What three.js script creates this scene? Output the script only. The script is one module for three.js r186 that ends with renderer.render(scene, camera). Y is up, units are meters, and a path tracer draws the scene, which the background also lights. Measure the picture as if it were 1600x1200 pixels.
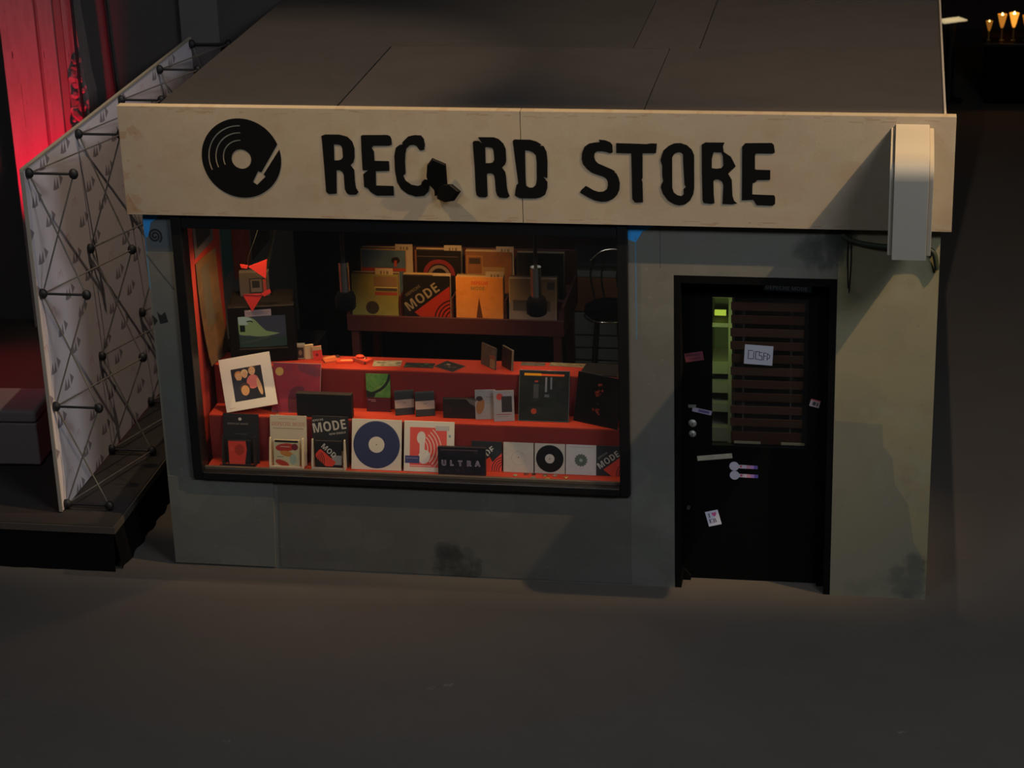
import * as THREE from 'three';
import { RoundedBoxGeometry } from 'three/addons/geometries/RoundedBoxGeometry.js';
import { mergeGeometries } from 'three/addons/utils/BufferGeometryUtils.js';
import { RectAreaLightUniformsLib } from 'three/addons/lights/RectAreaLightUniformsLib.js';
RectAreaLightUniformsLib.init();

// ---------------------------------------------------------------- camera, light levels, exposure
const scene = new THREE.Scene();
scene.background = new THREE.Color(0x000000);
const camera = new THREE.PerspectiveCamera(2 * Math.atan(600 / 3496.85) * 180 / Math.PI, 4 / 3, 0.1, 80);
camera.position.set(4.6797, 6.7077, 13.0028);
camera.rotation.set(-0.38245, 0.17738, -0.033235, 'YXZ');
camera.focus = 14.2; camera.userData.fStop = 3;
const renderer = new THREE.WebGLRenderer({ antialias: true });
renderer.toneMapping = THREE.LinearToneMapping;
renderer.toneMappingExposure = 1.0;
renderer.shadowMap.enabled = true;
const KEY = { color: 0xffd8a0, right: 235, left: 106, roofLeft: 44, roofRight: 38 };      // spots above the facade (candela)
const FILL = { color: 0xd8e2f0, nits: 14 };                 // soft fill panels added out of view
const SHOP = { color: 0xffc888, window: 1.05, pendant: 0.6, browser: 6, room: 1.0 };
const RED = { color: 0xff1640, candela: 76, floor: 15 };
const GREEN = { color: 0xd8ff90, candela: 0.17 };

// ---------------------------------------------------------------- helpers
let seed = 7;
const rnd = () => { seed = (seed * 1664525 + 1013904223) >>> 0; return seed / 4294967296; };
const R = (a, b) => a + (b - a) * rnd();
const used = {};
function numbered(n) { const k = used[n] = (used[n] ?? -1) + 1; return k ? n + '_' + String(k).padStart(3, '0') : n; }
const V = (x, y, z) => new THREE.Vector3(x, y, z);
function mat(color, roughness = 0.8, extra = {}) { return new THREE.MeshStandardMaterial({ color, roughness, ...extra }); }
function setShadow(m) { m.castShadow = m.receiveShadow = true; return m; }
function part(name, geo, m, parent, pos = [0, 0, 0], rot = [0, 0, 0], label) {
  const o = setShadow(new THREE.Mesh(geo, m)); o.name = name; o.position.set(...pos); o.rotation.set(...rot);
  if (label) o.userData.label = label;
  parent.add(o); return o;
}
function tag(o, label, category, group) { o.userData.label = label; o.userData.category = category; if (group) o.userData.group = group; return o; }
function thing(name, label, category, pos = [0, 0, 0], rot = [0, 0, 0], group) {
  const g = new THREE.Group(); g.name = numbered(name); g.position.set(...pos); g.rotation.set(...rot); scene.add(g);
  return tag(g, label, category, group);
}
function single(name, geo, m, label, category, pos = [0, 0, 0], rot = [0, 0, 0], group) {
  const o = setShadow(new THREE.Mesh(geo, m)); o.name = numbered(name); o.position.set(...pos); o.rotation.set(...rot); scene.add(o);
  return tag(o, label, category, group);
}
function struct(name, geo, m, pos = [0, 0, 0], rot = [0, 0, 0]) {
  const o = geo ? setShadow(new THREE.Mesh(geo, m)) : new THREE.Group();
  o.name = name; o.position.set(...pos); o.rotation.set(...rot); o.userData.kind = 'structure'; scene.add(o); return o;
}
function copyOf(src, label, pos, rot, group) {
  const o = src.clone(); o.name = numbered(src.name.replace(/_\d{3}$/, '')); o.userData = { ...src.userData };
  if (label) o.userData.label = label; if (group) o.userData.group = group;
  o.position.set(...pos); if (rot) o.rotation.set(...rot); scene.add(o); return o;
}
const B = (w, h, d) => new THREE.BoxGeometry(w, h, d);
const RB = (w, h, d, r = 0.003) => new RoundedBoxGeometry(w, h, d, 1, Math.min(r, w / 2.1, h / 2.1, d / 2.1));
// box between two corners
const BX = (x0, x1, y0, y1, z0, z1, r) => { const g = r ? RB(x1 - x0, y1 - y0, z1 - z0, r) : B(x1 - x0, y1 - y0, z1 - z0); g.translate((x0 + x1) / 2, (y0 + y1) / 2, (z0 + z1) / 2); return g; };
const CY = (r, h, n = 20, r2 = r) => new THREE.CylinderGeometry(r2, r, h, n);
function rod(a, b, r, n = 8) {
  const d = b.clone().sub(a), g = new THREE.CylinderGeometry(r, r, d.length(), n);
  g.applyQuaternion(new THREE.Quaternion().setFromUnitVectors(V(0, 1, 0), d.clone().normalize()));
  g.translate((a.x + b.x) / 2, (a.y + b.y) / 2, (a.z + b.z) / 2); return g;
}
const tube = (pts, r, seg = 40, n = 8) => new THREE.TubeGeometry(new THREE.CatmullRomCurve3(pts.map(p => V(...p))), seg, r, n);
function poly(pts, k = 1) { const s = new THREE.Shape(); pts.forEach((p, i) => i ? s.lineTo(p[0] * k, p[1] * k) : s.moveTo(p[0] * k, p[1] * k)); s.closePath(); return s; }
function ext(shape, depth, bevel = 0) { return new THREE.ExtrudeGeometry(shape, { depth, bevelEnabled: bevel > 0, bevelSize: bevel, bevelThickness: bevel, bevelSegments: 1, curveSegments: 40 }); }
function canvas(w, h, draw) {
  const c = document.createElement('canvas'); c.width = w; c.height = h; const g = c.getContext('2d'); draw(g, w, h);
  const t = new THREE.CanvasTexture(c); t.colorSpace = THREE.SRGBColorSpace; t.wrapS = t.wrapT = THREE.RepeatWrapping; return t;
}
function mottle(g, w, h, n, rMin, rMax, cols, a) {       // soft-edged irregular patches of pigment
  for (let i = 0; i < n; i++) {
    const x = R(0, w), y = R(0, h), r = R(rMin, rMax); g.globalAlpha = a * R(0.4, 1); g.fillStyle = cols[Math.floor(rnd() * cols.length)];
    g.beginPath(); for (let k = 0; k < 12; k++) { const q = k / 12 * 6.2832, rr = r * R(0.55, 1.15); g.lineTo(x + Math.cos(q) * rr, y + Math.sin(q) * rr * 0.8); } g.closePath(); g.fill();
  }
  g.globalAlpha = 1;
}
function grain(size, lo, hi) {                             // fine grey grain, for bump and colour
  const d = new Uint8Array(size * size * 4);
  for (let i = 0; i < size * size; i++) { const v = R(lo, hi); d[i * 4] = d[i * 4 + 1] = d[i * 4 + 2] = v; d[i * 4 + 3] = 255; }
  const t = new THREE.DataTexture(d, size, size); t.magFilter = THREE.LinearFilter; t.wrapS = t.wrapT = THREE.RepeatWrapping; t.needsUpdate = true; return t;
}
const grainTex = grain(256, 90, 165);
const grainAt = (u, v) => { const t = grainTex.clone(); t.repeat.set(u, v); t.needsUpdate = true; return t; };
const dull = (color, roughness = 0.9) => new THREE.MeshPhysicalMaterial({ color, roughness, specularIntensity: 0.2 });
const black = mat(0x0a0a0b, 0.55), blackMatte = new THREE.MeshPhysicalMaterial({ color: 0x070707, roughness: 0.95, specularIntensity: 0.2 }), chrome = mat(0xb9b4aa, 0.25, { metalness: 1 });
const redPaint = mat(0x9c280a, 0.7), paper = mat(0xcfc6b4, 0.85), darkWood = mat(0x3a130d, 0.6);

// ---------------------------------------------------------------- added fill panels of the hall, lamps of the facade
{
  for (const [x, z, side, k] of [[0.2, 8.5, 'left', 0.6], [8.8, 7.5, 'right', 1.4]]) {  // unseen fill panels added to lift the open hall
    const f = thing('added_fill_light', 'added unseen fill panel hung above the ' + side + ' half of the open floor', 'fill light', [x, 8.9, z]);
    f.lookAt(2.2, 1.2, -0.2);
    part('housing', BX(-1.6, 1.6, -0.8, 0.8, -0.12, -0.01), mat(0x33353a), f);
    part('diffuser', BX(-1.5, 1.5, -0.7, 0.7, -0.01, 0.0), new THREE.MeshStandardMaterial({ color: 0xdddddd, emissive: FILL.color, emissiveIntensity: FILL.nits * k }), f);
    for (const o of [-1.4, 1.4]) { const a = f.localToWorld(V(o, 0, -0.08)), b = V(a.x, 9.5, a.z); part('hanger', rod(f.worldToLocal(a), f.worldToLocal(b), 0.01), black, f); }
    const l = new THREE.RectAreaLight(FILL.color, FILL.nits * k, 3, 1.4); l.position.set(0, 0, 0.02); l.rotation.y = Math.PI; f.add(l);
  }
}
function stageSpot(label, pos, target, candela, angle, penumbra, radius = 2, color = KEY.color) {
  const f = thing('stage_spotlight', label, 'spotlight', pos); f.lookAt(...target);
  const body = new THREE.LatheGeometry([[0.001, -0.36], [0.07, -0.35], [0.09, -0.3], [0.09, -0.06], [0.1, -0.05], [0.1, 0.03], [0.094, 0.03], [0.084, -0.05]].map(p => new THREE.Vector2(...p)), 28); body.rotateX(Math.PI / 2);
  part('housing', body, black, f);
  const lens = new THREE.CircleGeometry(0.08, 28); part('lens', lens, new THREE.MeshStandardMaterial({ color: 0x222222, emissive: color, emissiveIntensity: 4 }), f, [0, 0, -0.045]);
  part('yoke', new THREE.TorusGeometry(0.13, 0.008, 6, 20, Math.PI), black, f, [0, 0, -0.18]);
  const l = new THREE.SpotLight(color, candela, 0, angle, penumbra, 2); l.position.copy(V(...pos).add(V(...target).sub(V(...pos)).normalize().multiplyScalar(0.05)));
  l.target.position.set(...target); l.castShadow = true; l.shadow.radius = radius; l.shadow.mapSize.set(2048, 2048); scene.add(l, l.target);
}
stageSpot('black theatre spotlight hung high to the right of the shop front', [8.35, 8.0, 1.6], [4.1, 3.0, 0], KEY.right, 0.36, 0.8);
stageSpot('black theatre spotlight hung high to the left of the shop front', [-0.6, 8.0, 1.6], [1.2, 3.2, 0], KEY.left, 0.42, 1, 1);
stageSpot('black theatre spotlight hung above the left half of the shop roof', [0.9, 8.0, -0.17], [0.155, 0, -2.13], KEY.roofLeft, 0.38, 0.4, 1, 0xffe6cc);
stageSpot('black theatre spotlight hung above the right half of the shop roof', [4.7, 8.0, -0.4], [4.6, 0, -4.2], KEY.roofRight, 0.6, 0.4, 1, 0xffe6cc);
{ // lighting bar and unseen flags added to keep key light off floor and roof
  const t = thing('lighting_bar', 'black lighting bar hung high in front of the shop', 'lighting bar', [3.9, 8.3, 1.5]);
  part('bar', CY(0.025, 10, 12).rotateZ(Math.PI / 2), black, t); for (const x of [-4.6, 0, 4.6]) part('hanger', CY(0.012, 1.2, 8), black, t, [x, 0.6, 0]);
  const flag = (label, x0, x1, z0, back) => { const dz = back ? 0.85 : 1.6; if (back) z0 -= dz; const f = thing('added_flag_board', label, 'flag', [0, 7.1, 0]); part('panel', BX(x0, x1, -0.006, 0.006, z0, z0 + dz, 0.002), blackMatte, f); for (const x of [x0 + 0.1, x1 - 0.1]) part('hanger', CY(0.008, 2.4, 8), black, f, [x, 1.2, z0 + 0.4]); };
  flag('added unseen flag board beneath the right front spotlight', 6.6, 9.2, 1.433); flag('added unseen flag board beneath the left front spotlight', -1.6, 1.4, 1.367);
  flag('added unseen rear flag board between the right front spotlight and the roof', 6.6, 9.2, 1.225, true); flag('added unseen rear flag board between the left front spotlight and the roof', -1.6, 1.4, 1.225, true);
}

// ---------------------------------------------------------------- the hall
const hallWall = mat(0x3e3834, 0.95, { bumpMap: grainAt(6, 6), bumpScale: 0.01 });
const floorTex = canvas(2048, 2048, (g, w, h) => {
  g.fillStyle = '#6b635a'; g.fillRect(0, 0, w, h);
  mottle(g, w, h, 500, 20, 130, ['#615950', '#746c62', '#665c51', '#6f665b'], 0.16);
  mottle(g, w, h, 900, 2, 9, ['#554d46', '#7d756a', '#5c534a'], 0.28);
  g.strokeStyle = '#59524a'; g.globalAlpha = 0.5; for (let i = 0; i < 40; i++) { g.lineWidth = R(0.6, 2); g.beginPath(); let x = R(0, w), y = R(0, h), a = R(0, 6.28); g.moveTo(x, y); for (let k = 0; k < 6; k++) { x += Math.cos(a) * R(10, 40); y += Math.sin(a) * R(10, 40); a += R(-0.4, 0.4); g.lineTo(x, y); } g.stroke(); }
  g.globalAlpha = 0.5; g.fillStyle = '#a39a8e';                // scuffs
  for (const [x, z, n] of [[2.15, 1.417, 7], [2.05, 1.47, 4], [4.85, 1.67, 6], [1.0, 2.2, 3]]) for (let i = 0; i < n; i++) { g.beginPath(); g.ellipse((((x - 4 + 6) / 6) % 1) * w + R(-9, 9), (1 - ((z - 1) / 6 + 1) % 1) * h + R(-5, 5), R(2, 6), R(1, 3), R(0, 3), 0, 6.3); g.fill(); }
  g.globalAlpha = 1;
});
floorTex.repeat.set(1 / 6, 1 / 6);
const fg = B(24, 0.2, 34); { const p = fg.attributes.position, u = fg.attributes.uv; for (let i = 0; i < p.count; i++) u.setXY(i, p.getX(i), p.getZ(i)); }
struct('floor', fg, mat(0xb6b4b2, 0.85, { map: floorTex, bumpMap: grainAt(4, 4), bumpScale: 0.003 }), [4, -0.1, 1]);
struct('wall_back', BX(-8, 5.0, 0, 9.5, -4.05, -3.75), hallWall);
struct('wall_passage', BX(5.0, 5.3, 0, 9.5, -16, -4.05).translate(-0.3, 0, 0), hallWall);
struct('wall_far', BX(4.7, 16, 0, 9.5, -16.3, -16), hallWall);
struct('wall_left', BX(-8.3, -8, 0, 9.5, -4.05, 18), hallWall);
struct('wall_right', BX(16, 16.3, 0, 9.5, -16.3, 18), hallWall);
struct('wall_gallery', BX(-8.3, 16.3, 0, 9.5, 18, 18.3), hallWall);
struct('ceiling', BX(-8.3, 16.3, 9.5, 9.8, -16.3, 18.3), mat(0x2b2927, 0.95));
// ---------------------------------------------------------------- shop building
const WX = 4.988;
const wallTex = canvas(2000, 1224, (g, w, h) => {
  const X = x => x * 400, Y = y => h - y * 400;
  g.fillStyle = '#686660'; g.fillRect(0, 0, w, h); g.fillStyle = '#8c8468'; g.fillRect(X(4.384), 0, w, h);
  mottle(g, w, h, 420, 15, 110, ['#4c4a45', '#a09d92', '#5d5953', '#77787a'], 0.09);
  mottle(g, w, h, 1600, 1, 6, ['#666660', '#92928a', '#5d5b56'], 0.25);
  const dirt = (x, y, rx, ry, n, col, a) => { g.fillStyle = col; for (let i = 0; i < n; i++) { const q = R(0, 6.28), d = Math.sqrt(rnd()); g.globalAlpha = a * R(0.4, 1); g.beginPath(); g.ellipse(X(x + Math.cos(q) * d * rx), Y(y + Math.sin(q) * d * ry), R(4, 22), R(4, 22), 0, 0, 6.3); g.fill(); } g.globalAlpha = 1; };
  dirt(1.95, 0.08, 0.15, 0.12, 90, '#33332f', 0.22); dirt(1.88, 0.17, 0.08, 0.06, 50, '#33332f', 0.2);
  dirt(4.87, 0.12, 0.1, 0.12, 90, '#3c3d38', 0.22); dirt(4.92, 0.24, 0.05, 0.07, 40, '#3c3d38', 0.2);
  dirt(4.28, 2.33, 0.14, 0.1, 120, '#3f3f3c', 0.2); dirt(4.4, 2.42, 0.07, 0.05, 60, '#33382f', 0.24);
  dirt(3.9, 0.02, 0.4, 0.03, 20, '#55534d', 0.15); dirt(4.8, 0.85, 0.16, 0.2, 60, '#8d9184', 0.14); dirt(4.75, 1.25, 0.2, 0.1, 40, '#8f9383', 0.12);
  for (let i = 0; i < 26; i++) dirt(R(0, 5), R(0, 0.12), 0.12, 0.04, 8, '#57554f', 0.15);
  g.globalAlpha = 0.55; g.fillStyle = '#6a6a64'; g.beginPath(); [[4.384, 1.22], [4.68, 1.205], [4.69, 1.06], [4.75, 0.98], [4.77, 0.8], [4.86, 0.66], [4.9, 0.4], [4.96, 0.3], [4.99, 0], [4.384, 0]].forEach(p => g.lineTo(X(p[0]), Y(p[1]))); g.fill(); g.globalAlpha = 1;   // grey touch-up paint
  g.fillStyle = '#5c5f63'; g.fillRect(X(0.03), Y(2.5), 56, X(0.25));                       // grey patch, top left
  g.fillStyle = '#2f96e6';                                                                // blue paint runs
  g.beginPath(); [[-0.01, 2.52], [-0.01, 2.33], [0.02, 2.32], [0.035, 2.36], [0.05, 2.42], [0.1, 2.45], [0.12, 2.52]].forEach(p => g.lineTo(X(p[0]), Y(p[1]))); g.fill();
  g.beginPath(); [[3.06, 2.5], [3.1, 2.38], [3.15, 2.36], [3.19, 2.43], [3.25, 2.46], [3.26, 2.52], [3.06, 2.52]].forEach(p => g.lineTo(X(p[0]), Y(p[1]))); g.fill();
  g.fillStyle = '#4a80ac'; g.globalAlpha = 0.75; g.fillRect(X(0.0), Y(2.35), 4, 150); g.fillRect(X(3.145), Y(2.4), 3, 270); g.globalAlpha = 1;
  g.strokeStyle = '#1d1d1c'; g.lineWidth = 5; g.beginPath(); for (let k = 0; k < 46; k++) { const q = k * 0.3, r = 2.5 + k * 0.35; g.lineTo(X(0.07) + Math.cos(q) * r, Y(2.33) + Math.sin(q) * r * 1.1); } g.stroke();
  g.lineWidth = 4; g.strokeStyle = '#3f4245'; g.beginPath(); g.moveTo(X(-0.01), Y(2.22)); g.lineTo(X(0.07), Y(2.1)); g.lineTo(X(0.165), Y(1.97)); g.stroke();
  g.strokeStyle = '#4a4a48'; g.lineWidth = 2; g.beginPath(); g.moveTo(X(3.3), Y(2.5)); g.lineTo(X(3.3), Y(2.2)); g.stroke();
  g.fillStyle = '#161616'; for (const s of [[[0.0, 1.795], [0.035, 1.755], [0.008, 1.715]], [[0.035, 1.815], [0.06, 1.79], [0.09, 1.815], [0.105, 1.745], [0.05, 1.73]]]) { g.beginPath(); s.forEach(p => g.lineTo(X(p[0]), Y(p[1]))); g.fill(); }
});
wallTex.repeat.set(1 / 5, 1 / 3.06);
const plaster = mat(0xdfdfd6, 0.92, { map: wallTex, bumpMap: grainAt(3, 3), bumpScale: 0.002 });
{
  const s = poly([[0, 0], [3.382, 0], [3.382, 2.154], [4.382, 2.154], [4.382, 0], [WX, 0], [WX, 3.0], [0, 3.0]]);
  s.holes.push(new THREE.Path([[0.2, 0.668], [0.2, 2.455], [3.09, 2.455], [3.09, 0.668]].map(p => new THREE.Vector2(...p))));
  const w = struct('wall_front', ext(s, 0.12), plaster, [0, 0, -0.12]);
  const pg = ext(poly([[0.004, 0.016], [0.7, 0.016], [0.728, 0.655], [0.004, 0.655]]), 0.012);
  part('plaster_panel', pg, plaster, w, [0, 0, 0.12]);
  const dk = plaster.clone(); dk.color.set(0xcac6be);          // board under the window in a darker tone
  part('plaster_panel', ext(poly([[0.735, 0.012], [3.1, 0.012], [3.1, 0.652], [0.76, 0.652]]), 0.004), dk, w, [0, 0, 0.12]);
}
const inner = mat(0x1c1715, 0.9);
struct('wall_shop_left', BX(0, 0.1, 0, 3.0, -3.7, -0.12), mat(0x6f6c66, 0.9));
struct('wall_shop_right', BX(WX - 0.1, WX, 0, 3.0, -3.7, -0.12), mat(0x6f6c66, 0.9));
struct('wall_shop_back', BX(0.1, WX - 0.1, 0, 3.0, -3.2, -3.1), inner);
struct('floor_shop', BX(0.1, WX - 0.1, 0, 0.03, -3.1, -0.34), mat(0x1d1a18, 0.8));
{ // roof of felt sheets with open joints
  const r = struct('roof');
  const tones = [0x3e362d, 0x463c32, 0x443a30, 0x3f372e, 0x463c32, 0x433a30];
  const tex = canvas(512, 512, (g, w, h) => { g.fillStyle = '#f2f2f2'; g.fillRect(0, 0, w, h); mottle(g, w, h, 160, 8, 60, ['#d8d4cf', '#ffffff', '#cfc8c0'], 0.22); mottle(g, w, h, 300, 1, 4, ['#a9a39c', '#ffffff'], 0.3); });
  const sheets = [[0, 1.18, -2.14, 0.0], [1.186, 3.145, -2.14, 0.0], [3.151, WX, -2.14, 0.0], [0, 2.89, -3.7, -2.146], [2.896, 3.35, -3.7, -2.146], [3.356, WX, -3.7, -2.146]];
  sheets.forEach(([a, b, c, d], i) => part('roof_sheet', BX(a, b, 3.005 - 0.002 * (i % 2), 3.06 - 0.003 * (i % 2), c, d, 0.004), mat(tones[i], 0.95, { map: tex, bumpMap: grainTex, bumpScale: 0.003 }), r));
}
struct('trim_1', BX(WX + 0.001, WX + 0.014, 2.98, 3.075, -3.7, 0), mat(0xb8a58a, 0.8));

// shop window
{
  const w = struct('window_1');
  const fm = mat(0x0b0a0a, 0.45);
  part('frame_side', BX(0.19, 0.258, 0.655, 2.47, -0.1, 0.035, 0.006), fm, w);
  part('frame_side', BX(3.035, 3.102, 0.655, 2.47, -0.1, 0.035, 0.006), fm, w);
  part('frame_top', BX(0.258, 3.035, 2.395, 2.47, -0.1, 0.033, 0.006), fm, w);
  part('frame_sill', BX(0.258, 3.035, 0.655, 0.705, -0.1, 0.04, 0.006), fm, w);
  part('glazing_bead', BX(0.258, 3.035, 0.705, 0.722, -0.045, -0.02), mat(0x4a3f33, 0.6), w);
  part('window_glass', BX(0.256, 3.037, 0.7, 2.4, -0.036, -0.03), new THREE.MeshPhysicalMaterial({ color: 0xffffff, roughness: 0, transmission: 1, thickness: 0, ior: 1.45 }), w);
}

// fascia signboard
{
  const t = thing('sign_board', 'long cream painted signboard with black record emblem and broken black lettering across the shop front', 'sign', [0, 0, 0]);
  const tex = s => canvas(1024, 280, (g, w, h) => {
    seed = s; g.fillStyle = '#b9aa92'; g.fillRect(0, 0, w, h);
    mottle(g, w, h, 260, 12, 80, ['#ad9d83', '#c4b69d', '#b29d80', '#b7a78f'], 0.2);
    mottle(g, w, h, 60, 10, 46, ['#a07f5c', '#a88a68'], 0.12); mottle(g, w, h, 700, 1, 3, ['#9b8b74', '#cdbfa8'], 0.3);
    g.strokeStyle = '#8a5a38'; g.globalAlpha = 0.25; for (let i = 0; i < 60; i++) { g.lineWidth = R(1, 4); const x = R(0, w), y = rnd() < 0.6 ? R(0, 16) : R(h - 14, h); g.beginPath(); g.moveTo(x, y); g.lineTo(x + R(4, 40), y + R(-3, 3)); g.stroke(); }
    g.globalAlpha = 1; if (s === 3) { g.globalAlpha = 0.35; mottle(g, 50, h, 10, 4, 20, ['#94532a'], 0.3); g.globalAlpha = 1; g.fillStyle = '#94532a'; g.globalAlpha = 0.3; g.beginPath(); g.moveTo(0, 235); g.lineTo(8, 225); g.lineTo(22, 258); g.lineTo(45, 274); g.lineTo(0, 278); g.fill(); g.globalAlpha = 1; }
  });
  const bt = [tex(3), tex(4)];
  [[-0.073, 2.463], [2.467, 5.048]].forEach(([a, b], i) => {
    const g = BX(a, b, 2.495, 3.2, 0.006, 0.075, 0.0015); const p = g.attributes.position, u = g.attributes.uv; for (let k = 0; k < p.count; k++) u.setXY(k, (p.getX(k) - a) / (b - a), (p.getY(k) - 2.495) / 0.705);
    part('board', g, mat(0xc6c5c2, 0.75, { map: bt[i], bumpMap: grainAt(2, 1), bumpScale: 0.001 }), t);
  });
  const ink = dull(0x080808);
  const LET = [
    ['R', [[1225,3027],[1248,3037],[1339,3038],[1389,3025],[1418,2995],[1429,2954],[1427,2893],[1417,2862],[1399,2844],[1420,2814],[1420,2739],[1425,2698],[1439,2673],[1426,2657],[1382,2656],[1363,2666],[1353,2692],[1352,2779],[1345,2802],[1328,2812],[1308,2812],[1300,2662],[1250,2658],[1233,2671],[1231,2839],[1227,3002]], [[1301,2977],[1333,2976],[1348,2968],[1353,2948],[1354,2897],[1345,2882],[1327,2874],[1298,2873]]],
    ['E', [[1475,3031],[1485,3037],[1641,3040],[1658,3032],[1665,3014],[1666,2981],[1653,2974],[1552,2972],[1539,2959],[1543,2946],[1551,2936],[1551,2875],[1642,2874],[1642,2814],[1556,2810],[1553,2717],[1662,2716],[1662,2656],[1555,2653],[1530,2667],[1513,2679],[1502,2697],[1487,2705],[1477,2707],[1476,2789],[1508,2814],[1473,2815],[1473,2945]], null],
    ['C', [[1867,2951],[1844,2947],[1831,2956],[1823,2973],[1803,2982],[1778,2978],[1757,2957],[1748,2924],[1743,2878],[1743,2797],[1727,2782],[1742,2751],[1776,2726],[1816,2719],[1836,2727],[1843,2747],[1860,2762],[1878,2759],[1889,2728],[1879,2682],[1853,2658],[1802,2652],[1748,2669],[1709,2699],[1686,2744],[1677,2816],[1678,2908],[1690,2961],[1713,2978],[1731,2982],[1734,2997],[1771,3033],[1811,3042],[1851,3040],[1867,3020],[1872,2982]], null],
    ['R', [[2170,3001],[2178,3011],[2208,3012],[2229,2994],[2207,3029],[2207,3035],[2300,3036],[2331,3025],[2358,2998],[2372,2962],[2373,2889],[2365,2865],[2345,2846],[2364,2820],[2369,2784],[2371,2727],[2377,2690],[2387,2666],[2374,2654],[2327,2656],[2309,2669],[2302,2697],[2299,2774],[2294,2799],[2280,2810],[2260,2809],[2250,2804],[2250,2663],[2239,2656],[2199,2657],[2181,2668],[2177,2699],[2176,2845]], [[2246,2975],[2274,2974],[2292,2968],[2297,2948],[2300,2896],[2290,2878],[2274,2873],[2245,2872]]],
    ['D', [[2417,3015],[2427,3024],[2524,3024],[2563,3013],[2592,2995],[2580,2988],[2605,2986],[2622,2950],[2627,2894],[2623,2785],[2598,2794],[2623,2760],[2621,2720],[2607,2679],[2581,2664],[2549,2655],[2450,2655],[2419,2671],[2424,2704],[2432,2738],[2443,2749],[2429,2890]], [[2491,2958],[2514,2957],[2537,2948],[2556,2929],[2560,2884],[2558,2771],[2551,2739],[2531,2723],[2511,2722],[2492,2733],[2489,2778]]],
    ['S', [[2943,3031],[2980,3028],[3011,3016],[3024,3000],[3026,2953],[3006,2949],[2987,2956],[2956,2960],[2929,2959],[2917,2947],[2912,2923],[2920,2899],[2935,2883],[2978,2864],[3016,2848],[3038,2835],[3034,2828],[3045,2823],[3059,2793],[3066,2761],[3063,2720],[3049,2687],[3026,2663],[2990,2646],[2951,2642],[2912,2650],[2869,2670],[2822,2697],[2830,2714],[2858,2740],[2878,2729],[2905,2713],[2936,2703],[2964,2706],[2987,2721],[2994,2747],[2992,2775],[2981,2793],[2961,2803],[2926,2814],[2895,2826],[2868,2846],[2843,2877],[2836,2909],[2839,2945],[2855,2986],[2883,3006],[2918,3013],[2949,3016]], null],
    ['T', [[3048,3011],[3135,3010],[3228,3008],[3259,3013],[3293,3012],[3287,2954],[3206,2952],[3205,2795],[3198,2785],[3204,2773],[3206,2644],[3156,2642],[3141,2663],[3138,2950],[3047,2951]], null],
    ['O', [[3323,2941],[3333,2971],[3362,2998],[3396,3015],[3435,3018],[3473,3005],[3502,2978],[3516,2944],[3517,2739],[3511,2699],[3492,2661],[3463,2637],[3429,2629],[3395,2636],[3356,2660],[3327,2700],[3315,2740],[3318,2758],[3330,2781],[3324,2811],[3324,2876],[3314,2911]], [[3384,2927],[3396,2949],[3415,2961],[3437,2962],[3449,2950],[3451,2888],[3458,2758],[3467,2746],[3452,2732],[3453,2698],[3439,2687],[3414,2692],[3393,2709],[3384,2736]]],
    ['R', [[3562,3011],[3583,3024],[3698,3025],[3688,3001],[3693,2967],[3736,2938],[3765,2879],[3720,2833],[3742,2793],[3747,2693],[3757,2663],[3774,2649],[3743,2643],[3687,2644],[3692,2763],[3684,2782],[3665,2796],[3646,2797],[3632,2786],[3634,2701],[3639,2648],[3622,2643],[3574,2647],[3567,2665],[3563,2840]], [[3633,2966],[3679,2964],[3688,2942],[3691,2882],[3679,2867],[3650,2862],[3622,2865],[3622,2921]]],
    ['E', [[3803,3003],[3821,3023],[3978,3027],[3990,3016],[3997,2969],[3983,2963],[3884,2962],[3879,2945],[3880,2863],[3894,2860],[3971,2860],[3971,2800],[3895,2797],[3881,2781],[3866,2778],[3865,2706],[3996,2703],[4002,2689],[4002,2651],[3990,2639],[3892,2640],[3872,2673],[3803,2669]], null],
  ];
  for (const [c, o, h] of LET) {
    const s = poly(o, 0.001); if (h) s.holes.push(new THREE.Path(h.map(p => new THREE.Vector2(p[0] * 0.001, p[1] * 0.001))));
    part('letter', ext(s, 0.004), ink, t, [0, 0, 0.0753], [0, 0, 0], 'black letter ' + c + ' with chipped edges');
  }
  const up = ext(poly([[1921, 2912], [1995, 2873], [1999, 2723], [2003, 2705], [1956, 2684], [1928, 2673], [1928, 2708], [1898, 2747], [1884, 2800], [1891, 2871]], 0.001), 0.012, 0.006);
  up.translate(-1.95, -2.69, 0); up.rotateX(0.16); up.rotateY(0.2); up.translate(1.95, 2.69, 0.092);
  const lo = ext(poly([[1963, 2705], [2010, 2731], [2057, 2734], [2114, 2701], [2069, 2647], [2010, 2635], [1961, 2649]], 0.001), 0.014, 0.007);
  lo.translate(-1.97, -2.68, 0); lo.rotateY(-0.6); lo.rotateX(-0.2); lo.scale(1.12, 1, 1); lo.translate(1.965, 2.685, 0.105);
  const fr = part('broken_letter', up, dull(0x080808, 0.6), t, [0, 0, 0], [0, 0, 0], 'fallen broken letter hanging off the sign');
  part('broken_piece', lo, dull(0x0a0a0a, 0.5), fr);
  // record emblem, cut from sheet
  const rr = 0.254, s = new THREE.Shape(), a0 = Math.atan2(90, 231), a1 = Math.atan2(59, 245);
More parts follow.
